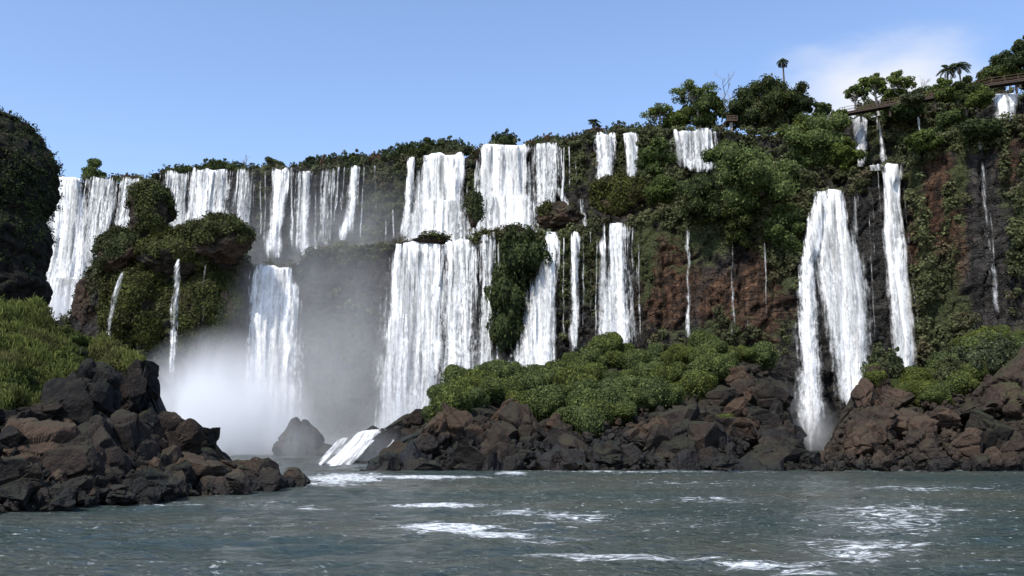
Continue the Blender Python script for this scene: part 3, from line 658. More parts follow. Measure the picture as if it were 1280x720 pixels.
def rubble_mass(bank, n, xr, tr, sr, mat, name, label, seed):
    rng = np.random.default_rng(seed); mb = MB()
    shp = [boulder_verts(rng, 2, 9, .07) for _ in range(8)]
    for i in range(n):
        V, Fc = shp[rng.integers(8)]; px, tt = rng.uniform(*xr), rng.uniform(*tr); P = bank.at(np.array(px), np.array(tt)); q = rng.normal(0, 1, (3, 3)); q, _ = np.linalg.qr(q)
        if bank is RIGHT and 1200 < px < 1275 and .06 < tt < .55: continue
        s = sr[0] + (sr[1] - sr[0]) * rng.uniform() ** 2.5
        mb.add((V * rng.uniform(.6, 1.3, 3) * s) @ q + P + np.array([0, -.3, .1]), Fc)
    tag(mb.obj(name, mat), label, None, kind='stuff')
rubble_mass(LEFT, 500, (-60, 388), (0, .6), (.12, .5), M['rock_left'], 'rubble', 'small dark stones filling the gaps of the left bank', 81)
rubble_mass(ISLE, 1300, (455, 1008), (0, .5), (.18, .75), RI, 'rubble', 'small dark stones filling the gaps along the island shore', 82)
rubble_mass(RIGHT, 800, (1010, 1330), (0, .7), (.15, .65), RB, 'rubble', 'small brown stones filling the gaps of the right bank', 83)

# ------------------------------------------------------------------ rock stack and mossy outcrops
def stack():
    prof = np.array([(115, 5), (119, 30), (126, 45), (140, 56), (155, 63), (172, 72), (190, 76), (208, 76), (225, 72), (240, 66), (250, 61), (262, 68), (275, 72), (292, 72), (305, 66), (330, 64), (342, 70), (355, 66), (370, 58), (384, 62), (400, 54), (440, 54), (520, 60)], float)
    D = 78.; cx = -75; a = np.linspace(0, 2 * math.pi, 150, endpoint=False); py = np.concatenate([[113.5], np.linspace(115, 520, 150)])
    r = interp(py, prof[:, 0], prof[:, 1]) - cx; r[0] = 8; r[1] = 60
    cen = W(cx, py, D); k = D / F
    X = cen[:, 0][:, None] + (r * k)[:, None] * np.cos(a); Y = D + 6 + .7 * (r * k)[:, None] * np.sin(a); Z = cen[:, 2][:, None] + 0 * X
    V = np.stack([X, Y, Z], -1)
    for _ in range(3):
        mx = pix(V)[0].max(1); V[..., 0] += (interp(py, prof[:, 0], prof[:, 1]) - 5 - mx)[:, None] * D / F
    n = .5 * fbm(V * .5, 4, 5) + .3 * fbm(V * 1.8, 3, 6); d1, d2, cid = worley(V * np.array([.6, .6, .35]), 9)
    amt = n + (cid - .5) * .5 - .35 * sstep(.15, 0, d2 - d1)
    out = np.stack([np.cos(a) + 0 * X, np.sin(a) + 0 * X, 0 * X], -1); V = V + out * amt[..., None]
    i = np.arange(len(py) * 150).reshape(len(py), 150); j = np.roll(i, -1, 1)
    Fc = np.stack([i[:-1], i[1:], j[1:], j[:-1]], -1).reshape(-1, 4)
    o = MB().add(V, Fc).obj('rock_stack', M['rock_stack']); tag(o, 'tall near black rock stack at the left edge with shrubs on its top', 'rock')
    rng = np.random.default_rng(3); ids = rng.integers(0, len(py) * 55 // 100 * 150, 5200); Pf = V.reshape(-1, 3)[ids]; of = out.reshape(-1, 3)[ids]
    keep = (fbm(Pf * .6, 3, 12) + np.clip((Pf[:, 2] - 20) * .08, -.5, .5) > .2) & (of[:, 1] < .4); Pf = Pf[keep]; of = of[keep]
    kk = 9; q = Pf[:, None] + rng.normal(0, .2, (len(Pf), kk, 3)) + of[:, None] * .15
    Vl, Fl, rd = leaf_quads(rng, q.reshape(-1, 3), np.repeat(of, kk, 0), np.full(len(Pf) * kk, .13), 2., .6)
    ppx, ppy = pix(V)
    for k, (ax, ay) in enumerate([(8, 117), (22, 119), (34, 122), (46, 130), (58, 146), (66, 160), (-8, 116)]):
        e = np.abs(ppx - ax) + np.abs(ppy - ay) + (V[..., 1] > D + 8) * 50; p = V.reshape(-1, 3)[np.argmin(e)]
        mbs = MB(); rr = np.random.default_rng(k); 
        for _ in range(9): branch(mbs, np.zeros(3), unit(rr.normal(0, .45, 3) + [.25, 0, 1]), rr.uniform(.25, .6), .012, 1, rr)
        Q = rr.normal(0, .22, (60, 3)) + [.1, 0, .45]; a_, b_, c_ = leaf_quads(rr, Q, Q, np.full(60, .11)); mbs.add(a_, b_)
        tag(mbs.obj('sprig', M['twig'], loc=p), 'thin leafy sprig sticking out of the crown of the rock stack', 'plant', 'sprigs on the rock stack')
    tag(MB().add(Vl, Fl, rnd=rd).obj('moss_on_rock_stack', M['leaf_dark']), 'dark moss and small ferns clinging to the rock stack', None, kind='stuff')
stack()

def outcrop(px, py, rx, ry, D, label, seed, leaf=.55, mat='rock_mossy', lmat='leaf_outcrop', top=.1):
    rng = np.random.default_rng(seed); V, Fc = ico(5); k = D / F
    d1, d2, cid = worley(V * 1.6 + seed, seed)
    amt = 1 + .42 * fbm(V * 1.3 + seed, 3, seed) + .24 * (cid - .5) - .08 * sstep(.15, 0, d2 - d1) + .12 * fbm(V * 6, 3, seed + 1)
    V = V * amt[:, None] * np.array([rx, .75 * rx, ry]) * k; P = W(px, py, D + (4 if px < 330 else 0))
    nrm = unit(V / np.array([rx, .75 * rx, ry]) ** 2)
    root = empty('mossy_outcrop', tuple(P), label, 'rock outcrop')
    MB().add(V, Fc).obj('rock', M[mat], root)
    ids = rng.integers(0, len(V), int(leaf * 50 * rx * ry * .25)); p = V[ids]; n = nrm[ids]
    keep = (n[:, 2] * .8 + fbm(p * .3, 2, seed + 3) * 1.1 > top) & (n[:, 1] < .5); p = p[keep]; n = n[keep]
    if len(p) < 12: return root
    kk = 8; q = p[:, None] + rng.normal(0, .38, (len(p), kk, 3)) + n[:, None] * .2
    Vl, Fl, rd = leaf_quads(rng, q.reshape(-1, 3), np.repeat(n, kk, 0), np.full(len(p) * kk, .3), 1.8, .45)
    g = MB().add(Vl, Fl, rnd=rd).obj('moss', M[lmat], root); g['kind'] = 'stuff'
for a in [(187, 266, 27, 40, 169, 'tall green knob of rock rising above the left skyline falls', -.12), (150, 315, 26, 24, 167, 'rounded mossy lump left of the tall green knob', -.05), (272, 302, 44, 26, 166, 'wide mossy overhang with a dark hollow beneath, among the left falls', .05), (222, 322, 44, 28, 167, 'mossy saddle between the green knob and the wide overhang', -.3),
          (115, 375, 22, 34, 172, 'bare dark rock beside the foot of the far left fall', .6), (172, 385, 40, 62, 168, 'mossy buttress under the green knob', -.25), (255, 390, 42, 62, 169, 'dim green buttress under the wide overhang, half in mist', -.3), (772, 248, 30, 25, 166, 'brown mossy boulder hanging below the small palm fall', -.02),
          (592, 264, 9, 26, 178, 'narrow dark green rib between the two thickest upper falls', .0), (542, 300, 22, 6, 173, 'flat dark rock breaking the lip of the broad curtain', .5), (608, 303, 14, 9, 171, 'small black rock on the lip beside the round bush', .4), (700, 272, 24, 16, 171, 'black wet rock under the stepped cascades', .7), (1092, 330, 12, 110, 146, 'black rock column between the two right hand falls', 1.2)]:
    outcrop(*a[:6], seed=int(a[0] + a[1]), top=a[6])

# ------------------------------------------------------------------ bushes
def bush_mesh(name, seed, mat, n=5200, leaf=.075, lumps=11):
    """a dome about 1 m in radius"""
    rng = np.random.default_rng(seed); c = [np.array([0, 0, .35])]; r = [.72]
    for k in range(lumps):
        d = unit(rng.normal(0, 1, 3)); d[2] = abs(d[2]) * .8; c.append(np.array([0, 0, .3]) + d * np.array([.62, .62, .5])); r.append(rng.uniform(.25, .45))
    mb = MB(); V, Fc, rd = crown(rng, c, r, n / (lumps + 1), leaf, .9, .6, .5, .75)
    mb.add(V, Fc, rnd=np.clip(rd, 0, 1))
    if lumps > 6:        # shoots that break the round outline
        sc = []; 
        for k in range(26):
            d = unit(rng.normal(0, 1, 3)); d[2] = abs(d[2]) * 1.2; d = unit(d); sc.append(np.array([0, 0, .3]) + d * rng.uniform(.8, 1.25) * np.array([.9, .9, .85]))
        V, Fc, rd = crown(rng, sc, rng.uniform(.08, .2, 26), 46, leaf, 1.2, .8, .8, .2); mb.add(V, Fc, rnd=np.clip(rd, 0, 1))
    for ci, ri in zip(c, r):     # leafy inner mass
        Vi, Fi = ico(2); q = Vi * ri * .72 * (1 + .15 * vnoise(Vi * 2 + seed, seed))[:, None] + ci; mb.add(q, Fi, rnd=np.zeros(len(q)))
    return mb.mesh(name, mat)

BUSH = {'dome': [bush_mesh('bush', 300 + j, M['leaf_island'], 8500, .052, 4) for j in range(5)], **{k: [bush_mesh('bush', 100 + 10 * i + j, M[k]) for j in range(4)] for i, k in enumerate(('leaf_island', 'leaf_mid', 'leaf_dark', 'leaf_olive', 'leaf_bright', 'leaf_brown'))}}
brng = np.random.default_rng(17)
def bush(P, r, h, mk, label, group=None, name='bush'):
    o = bpy.data.objects.new(name, BUSH[mk][brng.integers(len(BUSH[mk]))]); COL.objects.link(o)
    o.location = P; o.rotation_euler = (brng.uniform(-.15, .15), brng.uniform(-.15, .15), brng.uniform(0, 6.28)); o.scale = (r, r, h)
    return tag(o, label, 'bush', group)

def bushes_on(bank, n, xr, yr, rr, mk, label, group, seed, cond=None, mind=6.):
    rng = np.random.default_rng(seed); placed = []
    for _ in range(n * 12):
        px = rng.uniform(*xr); py = rng.uniform(*yr)
        if cond and not cond(px, py): continue
        if any((px - a) ** 2 + (py - b) ** 2 < mind ** 2 for a, b in placed): continue
        placed.append((px, py)); P = bank.hit(np.array(px), np.array(py)); r = rng.uniform(*rr)
        bush((P[0], P[1], P[2] - .05 * r), r, r * rng.uniform(.85, 1.3), mk if isinstance(mk, str) else mk[rng.integers(len(mk))], label, group)
        if len(placed) >= n: break

def isle_green(px, py):
    top = interp(px, ISLE.sky[:, 0], ISLE.sky[:, 1]); low = interp(px, [520, 545, 570, 600, 640, 680, 720, 760, 800, 850, 900, 940, 985], [525, 540, 525, 512, 512, 530, 545, 535, 518, 505, 482, 462, 462])
    return top + 2 < py < low
bushes_on(ISLE, 95, (530, 975), (436, 548), (1.7, 3.3), 'dome', 'rounded green bush on the slope of the rocky island', 'rounded bushes covering the island', 51, isle_green, 15)
for px, py, r, h, l in [(600, 486, 3.6, 3.2, 'big round bush on the crest at the left of the island'), (565, 500, 2.0, 2.6, 'small dark round bush at the left end of the island crest'), (548, 508, 1.5, 1.9, 'leftmost little round bush on the island crest'), (650, 492, 3.4, 3.4, 'large dome bush in front of the fanning fall'), (672, 512, 3.0, 2.4, 'bush hanging over the large black shaded boulder'), (760, 520, 3.6, 2.2, 'wide low bush overhanging the brown boulder mid island'), (880, 470, 4.2, 3.0, 'wide bright bush below the red brown cliff'), (800, 455, 3.6, 3.0, 'broad bush on the island crest below the straight sided fall'), (900, 522, 2.0, 1.2, 'patch of fresh green low on the right of the island'), (935, 446, 2.8, 2.0, 'bush at the foot of the brown cliff near the great fall')]:
    P = ISLE.hit(np.array(px), np.array(py)); bush((P[0], P[1] - 1, P[2] - .8), r, h, 'dome', l)
def right_green(px, py):
    return interp(px, RIGHT.sky[:, 0], RIGHT.sky[:, 1]) + 3 < py < interp(px, [1080, 1120, 1180, 1230, 1280], [490, 498, 505, 470, 470])
bushes_on(RIGHT, 40, (1085, 1290), (420, 510), (1.2, 2.8), ['dome', 'dome', 'leaf_olive'], 'low green bush on top of the right bank', 'bushes on top of the right bank', 52, right_green, 9)
for px, py, r, h, l in [(1142, 482, 2.6, 3.0, 'pointed bush at the foot of the tall white column'), (1175, 470, 3.0, 2.8, 'bush between the pointed bush and the mossy right rock'), (1232, 440, 3.6, 3.2, 'mossy bush capping the huge rock at the right edge'), (1278, 420, 2.4, 2.6, 'bright bush at the right edge below the grey veil'), (1165, 500, 2.8, 1.6, 'low bush spilling over the rubble of the right bank')]:
    P = RIGHT.hit(np.array(px), np.array(py)); bush((P[0], P[1] - .5, P[2] - .8), r, h, 'dome', l)

# ------------------------------------------------------------------ trees
def make_tree(P, h, w, kind, mat, label, seed, group=None, name='tree'):
    rng = np.random.default_rng(seed); root = empty(name, tuple(P), label, 'tree', group)
    slope = kind == 'slope'; dense = kind == 'dense' or slope; airy = kind == 'airy'
    tr = MB(); ch = h * (1.02 if slope else .88 if dense else .62); cz = h - ch * .5
    bend = rng.uniform(-.08, .08, 2) * h
    tp = [np.array([0, 0, .25 * h if slope else -1.0])] + [np.array([bend[0] * q, bend[1] * q, q * (h - ch * .45)]) for q in ((.7, .8, .9, 1) if slope else (.25, .5, .75, 1))]
    tube(tr, tp, [.035 * h, .03 * h, .025 * h, .02 * h, .014 * h], 7)
    c = []; r = []; ncl = 26 if dense else 34
    for k in range(ncl):
        d = unit(rng.normal(0, 1, 3)); q = rng.uniform(.3, 1.) if dense else rng.uniform(.35, 1.1)
        if airy: d[2] = abs(d[2]) * .9 - .1
        pt = np.array([bend[0], bend[1], cz]) + d * q * np.array([w * .42, w * .42, ch * .42]); c.append(pt); r.append(w * (rng.uniform(.12, .22) if dense else rng.uniform(.06, .13)))
        if k % 2 == 0:
            s = tp[2] + (tp[4] - tp[2]) * rng.uniform(.2, 1); mid = (s + pt) / 2 + rng.normal(0, .04 * h, 3) - np.array([0, 0, .03 * h])
            tube(tr, [s, mid, pt], [.012 * h, .008 * h, .003 * h], 5)
    tr.obj('trunk', M['bark_pale' if airy else 'bark'], root, smooth=True)
    mb = MB(); leaf = .26 if h < 9 else .3
    V, Fc, rd = crown(rng, c, r, (330 if dense else 95), leaf, .8, .5, .6, .4); mb.add(V, Fc, rnd=rd)
    if dense:
        for ci, ri in zip(c, r):
            Vi, Fi = ico(2); mb.add(Vi * ri * .6 + ci, Fi, rnd=np.zeros(len(Vi)))
    mb.obj('crown', M[mat], root); return root

def bare_tree(P, h, label, seed):
    rng = np.random.default_rng(seed); root = empty('bare_tree', tuple(P), label, 'tree')
    mb = MB(); branch(mb, np.array([0, 0, -.5]), np.array([.05, 0, 1.]), h * .42, max(.14, .018 * h), 4, rng); mb.obj('branches', M['bark_pale'], root, smooth=True)

def palm(P, h, cr, label, seed, mat='leaf_dark', droop=1.):
    rng = np.random.default_rng(seed); root = empty('palm_tree', tuple(P), label, 'palm tree'); mb = MB()
    lean = rng.uniform(-.04, .04) * h
    tube(mb, [(0, 0, -1), (lean * .3, 0, h * .4), (lean * .7, 0, h * .75), (lean, 0, h)], [.22, .17, .15, .14], 7); mb.obj('trunk', M['bark'], root, smooth=True)
    cn = MB()
    for k in range(17):
        az = 2 * math.pi * k / 17 + rng.uniform(-.2, .2); el = rng.uniform(-.1, 1.15); L = cr * rng.uniform(.85, 1.1)
        p = np.array([lean, 0, h]); d = np.array([math.cos(az) * math.cos(el), math.sin(az) * math.cos(el), math.sin(el)]); pts = [p]
        for s in range(9):
            d = unit(d + np.array([0, 0, -.2 * droop])); p = p + d * L / 9; pts.append(p)
        pts = np.array(pts); tube(cn, pts, np.linspace(.05, .015, 10), 4); side = unit(np.cross(pts[3] - pts[0], [0, 0, 1.]))
        for s in range(1, 10):
            for sg in (-1, 1):
                for e in (0., .5):
                    b = pts[s] - (pts[s] - pts[s - 1]) * e; ll = L * .28 * math.sin(math.pi * (s + .6) / 11); t = unit(pts[s] - pts[s - 1]); tip = b + (side * sg * .8 + t * .6 + np.array([0, 0, -.45])) * ll
                    cn.add([b, (b + tip) / 2 + t * .09, tip, (b + tip) / 2 - t * .09], [[0, 1, 2, 3]])
    n = cn.n; cn.A['rnd'] = [rng.uniform(0, .8, n)]; cn.obj('fronds', M[mat], root)

def topD(px): return np.interp(px, [60, 330, 520, 660, 800, 960, 1057, 1150, 1285], [219, 213, 202, 195, 186, 177, 171, 164, 153])
def sky_tree(px, top, base, w, kind, mat, label, dd=3., group=None, name='tree'):
    D = topD(px) + dd; P = W(px, base, D); k = D / F
    if kind == 'bush':
        return bush((P[0], P[1], P[2] - .3), w * k * .5, (base - top) * k * .8, mat, label, group)
    return make_tree(P, (base - top) * k * 1.03, w * k, kind, mat, label, int(px * 3 + top), group, name)

for a in [(115, 196, 231, 38, 'slope', 'leaf_mid', 'small pale leafed tree on the skyline above the far left fall'),
          (341, 190, 224, 28, 'slope', 'leaf_olive', 'small upright tree on the skyline over the frothing plunge'),
          (389, 193, 216, 20, 'slope', 'leaf_dark', 'little round topped tree on the skyline above the thin veils'),
          (630, 162, 184, 38, 'bush', 'leaf_dark', 'dark round bush standing on the lip of the widest upper fall'),
          (674, 167, 181, 15, 'bush', 'leaf_mid', 'small round bush on the skyline right of the big round one'),
          (533, 172, 206, 34, 'slope', 'leaf_dark', 'dark tree at the top of the scrub covered rise'),
          (826, 130, 170, 50, 'airy', 'leaf_bright', 'pale airy tree on the skyline, left of the tall leafy tree'),
          (848, 128, 170, 44, 'dense', 'leaf_mid', 'round tree at the left foot of the tall leafy tree'),
          (876, 93, 168, 72, 'airy', 'leaf_bright', 'tall leafy tree with pale limbs above the white skyline fall'), (886, 106, 168, 60, 'dense', 'leaf_mid', 'green tree crowded behind the tall leafy one'),
          (938, 96, 178, 72, 'dense', 'leaf_dark', 'big dark tree right of the lookout platform'), (976, 88, 174, 82, 'dense', 'leaf_dark', 'broad dark tree under the tall thin palm'), (955, 116, 184, 64, 'dense', 'leaf_olive', 'dull green vine draped tree between the two big dark ones'), (915, 130, 170, 26, 'dense', 'leaf_olive', 'slim olive tree in front of the lookout platform'),
          (1000, 112, 166, 44, 'dense', 'leaf_dark', 'dark tree on the shoulder right of the broad dark one'), (1026, 122, 158, 28, 'dense', 'leaf_mid', 'small round tree in the dip of the skyline'), (1047, 135, 160, 24, 'bush', 'leaf_mid', 'bush at the left end of the walkway'),
          (1050, 134, 160, 30, 'slope', 'leaf_mid', 'round green tree hiding the left end of the walkway'), (1069, 102, 150, 42, 'airy', 'leaf_bright', 'thin umbrella tree over the left end of the walkway'), (1100, 80, 150, 58, 'airy', 'leaf_bright', 'taller umbrella tree with clear gaps behind the walkway'), (1124, 86, 148, 54, 'airy', 'leaf_bright', 'bright leafy tree against the white cloud'), (1118, 108, 150, 40, 'dense', 'leaf_mid', 'dense green tree right behind the walkway'),
          (1142, 116, 132, 30, 'slope', 'leaf_olive', 'low olive tree rooted just below the walkway'), (1182, 108, 128, 28, 'slope', 'leaf_mid', 'low green tree rooted just below the walkway'), (1150, 106, 140, 28, 'dense', 'leaf_olive', 'greyish tree beside the pale bare one'), (1180, 96, 134, 30, 'dense', 'leaf_mid', 'green tree below the leaning palm'), (1208, 92, 138, 40, 'dense', 'leaf_dark', 'dark green tree hanging over the walkway'), (1232, 76, 136, 46, 'dense', 'leaf_dark', 'large dark tree above the short blunt fall'), (1222, 108, 140, 44, 'dense', 'leaf_mid', 'leafy tree below the walkway left of the blunt fall'), (1252, 62, 108, 46, 'dense', 'leaf_mid', 'tree on the rising skyline near the right edge'), (1275, 50, 104, 44, 'dense', 'leaf_dark', 'tall dark tree at the right picture edge'), (1290, 34, 104, 36, 'dense', 'leaf_mid', 'topmost tree cut by the right picture edge'), (1262, 80, 106, 40, 'dense', 'leaf_mid', 'green tree just above the walkway at the right edge')]:
    sky_tree(*a, dd=(-13 if a[0] in (1208, 1222, 1142, 1182, 1050) else 3 if a[4] != 'bush' else 1.5))
SK = [(x, interp(x, [60, 180, 200, 330, 420, 500, 582, 600, 705, 745, 800, 842, 900], [225, 223, 217, 212, 208, 199, 190, 181, 180, 170, 167, 163, 162])) for x in range(70, 842, 1)]
rs = np.random.default_rng(61)
def scrub(x0, x1, n, hw, mk, label, group, d=(1, 5)):
    for k in range(n):
        px = x0 + (x1 - x0) * (k + rs.uniform(.1, .9)) / n; base = np.interp(px, [q[0] for q in SK], [q[1] for q in SK]) + 2; h = rs.uniform(*hw); D = topD(px) + rs.uniform(*d); P = W(px, base, D); kk = D / F
        bush((P[0], P[1], P[2] - .3), h * kk * rs.uniform(.6, 1.0), h * kk * .85, mk[rs.integers(len(mk))], label, group)
scrub(140, 180, 4, (6, 11), ['leaf_olive', 'leaf_brown', 'leaf_mid'], 'low grey green scrub on the skyline left of the outcrop', 'scrub on the far left skyline')
scrub(210, 300, 11, (12, 18), ['leaf_olive', 'leaf_dark', 'leaf_mid'], 'bushy scrub on the skyline over the wide left fall', 'scrub over the wide left fall')
scrub(300, 400, 8, (6, 12), ['leaf_olive', 'leaf_dark'], 'low dark scrub on the skyline over the frothing plunge', 'scrub over the frothing plunge')
scrub(395, 510, 15, (10, 19), ['leaf_olive', 'leaf_dark', 'leaf_brown'], 'dull brownish scrub on the skyline over the slanting fall', 'scrub over the slanting fall')
scrub(500, 585, 14, (13, 24), ['leaf_olive', 'leaf_dark', 'leaf_olive'], 'olive scrub on the rise above the thick white fall', 'scrub on the rise above the thick fall', (2, 9))
scrub(660, 745, 12, (9, 17), ['leaf_brown', 'leaf_olive', 'leaf_dark'], 'brownish scrub on the skyline left of the lone palm', 'scrub left of the lone palm')
scrub(768, 842, 9, (10, 18), ['leaf_olive', 'leaf_mid', 'leaf_dark'], 'green scrub on the skyline right of the lone palm', 'scrub right of the lone palm')

for k, (px, top, base, wd) in enumerate([(1085, 122, 144, 32), (1108, 118, 141, 30), (1136, 110, 137, 36), (1158, 108, 134, 34), (1176, 104, 130, 34), (1193, 102, 128, 30), (1216, 96, 124, 36), (1240, 90, 118, 34), (1284, 78, 108, 36)]):
    sky_tree(px, top, base, wd, 'bush', ['leaf_mid', 'leaf_olive', 'leaf_dark'][k % 3], 'leafy bush filling the gap behind the raised walkway', 4, 'bushes behind the walkway')
for px, base, top, cr, l, s, dd in [(743, 170, 151, 8, 'lone small palm on the skyline over the small fall', 1, 2), (980, 100, 73, 9, 'tall thin palm rising over the dark skyline trees', 2, 5), (1203, 120, 78, 15, 'dark palm leaning against the bright cloud', 3, 4), (1186, 122, 84, 13, 'pale drooping palm left of the dark one', 4, 4), (553, 192, 174, 8, 'tiny palm on the scrub covered rise', 5, 4)]:
    D = topD(px) + dd; k = D / F; palm(W(px, base, D), (base - top) * k, cr * k * 1.2, l, s, 'leaf_dark' if s != 4 else 'leaf_olive', 1.35 if s == 2 else 1.)
for px, base, top, l, s in [(306, 215, 188, 'leafless tree standing on the skyline above the wide left fall', 1), (296, 214, 197, 'small leafless sapling beside the leafless skyline tree', 2), (902, 150, 84, 'tall leafless tree behind the leafy skyline trees', 3), (855, 140, 97, 'leafless crown left of the tall leafy tree', 4), (1166, 138, 84, 'pale bare tree against the cloud behind the walkway', 5), (1150, 132, 92, 'slim bare tree left of the pale bare one', 6), (468, 204, 192, 'dead twig tree in the skyline scrub', 7)]:
    D = topD(px) + 5; bare_tree(W(px, base, D), (base - top) * D / F, l, s)
# trees and big bushes on the slope between the two cliffs
for px, py, rx, ry, D, kind, mk, l in [(955, 222, 58, 62, 152, 'dense', 'leaf_bright', 'big bright green tree in the middle of the wooded slope'), (1030, 180, 44, 40, 157, 'dense', 'leaf_bright', 'broad bright tree below the left end of the walkway'), (1000, 165, 30, 24, 160, 'dense', 'leaf_mid', 'round tree between the slope and the skyline dip'),
        (826, 196, 26, 30, 163, 'dense', 'leaf_mid', 'bushy tree in front of the white skyline fall'), (880, 250, 40, 52, 152, 'dense', 'leaf_dark', 'dark hanging tree left of the big bright one'), (826, 240, 26, 22, 160, 'dense', 'leaf_mid', 'round bush like tree below the skyline fall'), (910, 200, 30, 28, 160, 'dense', 'leaf_mid', 'green tree behind the big bright one'),
        (978, 290, 30, 52, 147, 'dense', 'leaf_mid', 'hanging tree at the left of the great right fall'), (926, 285, 28, 40, 149, 'dense', 'leaf_dark', 'shaded tree hanging over the brown rock'), (1062, 195, 22, 26, 153, 'dense', 'leaf_mid', 'tree right above the great right fall'), (1000, 225, 26, 24, 149, 'dense', 'leaf_olive', 'olive tree perched beside the lip of the great fall'),
        (1155, 178, 26, 18, 146, 'dense', 'leaf_mid', 'bushy tree on the cliff edge right of the white column'), (1195, 152, 26, 18, 150, 'dense', 'leaf_mid', 'green tree below the middle of the walkway'), (1230, 165, 30, 16, 141, 'dense', 'leaf_dark', 'dark shrub tree on the cliff edge below the blunt fall'), (1128, 140, 30, 12, 160, 'dense', 'leaf_mid', 'leafy tree right under the walkway')]:
    q = LOW.hit(np.array(float(px)), np.array(py + ry * .6))
    if q[2] < LOW.top(q[0]): D = min(D, q[1] - .3 * rx * D / F)
    P = W(px, py + ry * .8, D); k = D / F; make_tree(P, 1.85 * ry * k, 2 * rx * k, 'slope', mk, l, int(px + py))
P = W(636, 345, 165); 
for px, py, r, h, l in [(648, 318, 5.2, 6.5, 'dark dome of bushes between the broad curtain and the fanning fall'), (640, 365, 4.4, 8, 'dark green drape of bushes beside the greenish curtain'), (630, 410, 3.4, 6.5, 'lowest dark bush on the cliff beside the greenish curtain')]:
    q = W(px, py, 166.); bush((q[0], q[1], q[2] - h * .5), r, h, 'leaf_dark', l)

# ------------------------------------------------------------------ walkway and lookout
def bar(mb, a, b, w, h):
    a = np.array(a, float); b = np.array(b, float); t = unit(b - a); s = unit(np.cross(t, [0, 0, 1.])) if abs(t[2]) < .95 else np.array([1., 0, 0]); u = np.cross(s, t)
    V = [p + s * w * .5 * i + u * h * .5 * j for p in (a, b) for i, j in ((-1, -1), (1, -1), (1, 1), (-1, 1))]
    mb.add(V, [[0, 1, 2, 3], [7, 6, 5, 4], [0, 4, 5, 1], [1, 5, 6, 2], [2, 6, 7, 3], [3, 7, 4, 0]])

def walkway():
    pts = [W(1050, 143.3, 162.4), W(1057, 142, 162.), W(1100, 134, 159.), W(1150, 125, 156.), W(1195, 117, 153.), W(1240, 106, 150.), (W(1290, 99, 147.)), W(1380, 88, 141.)]
    root = empty('walkway', tuple(pts[1]), 'reddish raised visitor walkway with railings running along the cliff top at right', 'walkway'); o = pts[1]; q = [p - o for p in pts]
    dk = MB(); rl = [MB(), MB()]; ps = MB(); bm_ = MB()
    for a, b in zip(q[:-1], q[1:]):
        bar(dk, a, b, 1.8, .16); t = unit(b - a); s = unit(np.cross(t, [0, 0, 1.]))
        for sg in (-1, 1):
            bar(bm_, a + s * sg * .75 - [0, 0, .24], b + s * sg * .75 - [0, 0, .24], .16, .26)
            for hh in (1.0, .55): bar(rl[(sg + 1) // 2], a + s * sg * .88 + [0, 0, hh], b + s * sg * .88 + [0, 0, hh], .06, .07)
            n = max(2, int(np.linalg.norm(b - a) / 1.6))
            for i in range(n):
                c = a + (b - a) * i / n + s * sg * .88; bar(rl[(sg + 1) // 2], c + [0, 0, .06], c + [0, 0, 1.08], .08, .08)
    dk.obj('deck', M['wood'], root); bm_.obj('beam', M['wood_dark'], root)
    for r in rl: r.obj('railing', M['wood'], root)
    for px in (1076, 1112, 1168, 1270):
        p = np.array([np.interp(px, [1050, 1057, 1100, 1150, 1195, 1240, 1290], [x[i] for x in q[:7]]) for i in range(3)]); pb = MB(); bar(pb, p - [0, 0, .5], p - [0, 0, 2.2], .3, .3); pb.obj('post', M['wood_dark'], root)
walkway()
def lookout():
    D = 176.; o = W(914, 152, D); root = empty('lookout_platform', tuple(o), 'small rusty red lookout platform half hidden among the skyline trees', 'platform')
    d = MB(); bar(d, (-1.1, 0, 0), (1.1, 0, 0), 1.8, .25); d.obj('deck', M['wood'], root)
    r = MB()
    for hh in (.5, .95): bar(r, (-1.1, -.85, hh), (1.1, -.85, hh), .08, .14)
    for x in (-1.05, -.35, .35, 1.05): bar(r, (x, -.85, .13), (x, -.85, 1.0), .1, .1)
    r.obj('railing', M['wood'], root); p = MB(); bar(p, (0, .2, -.1), (0, .2, -3.5), .5, .5); p.obj('post', M['bark_pale'], root)
lookout()

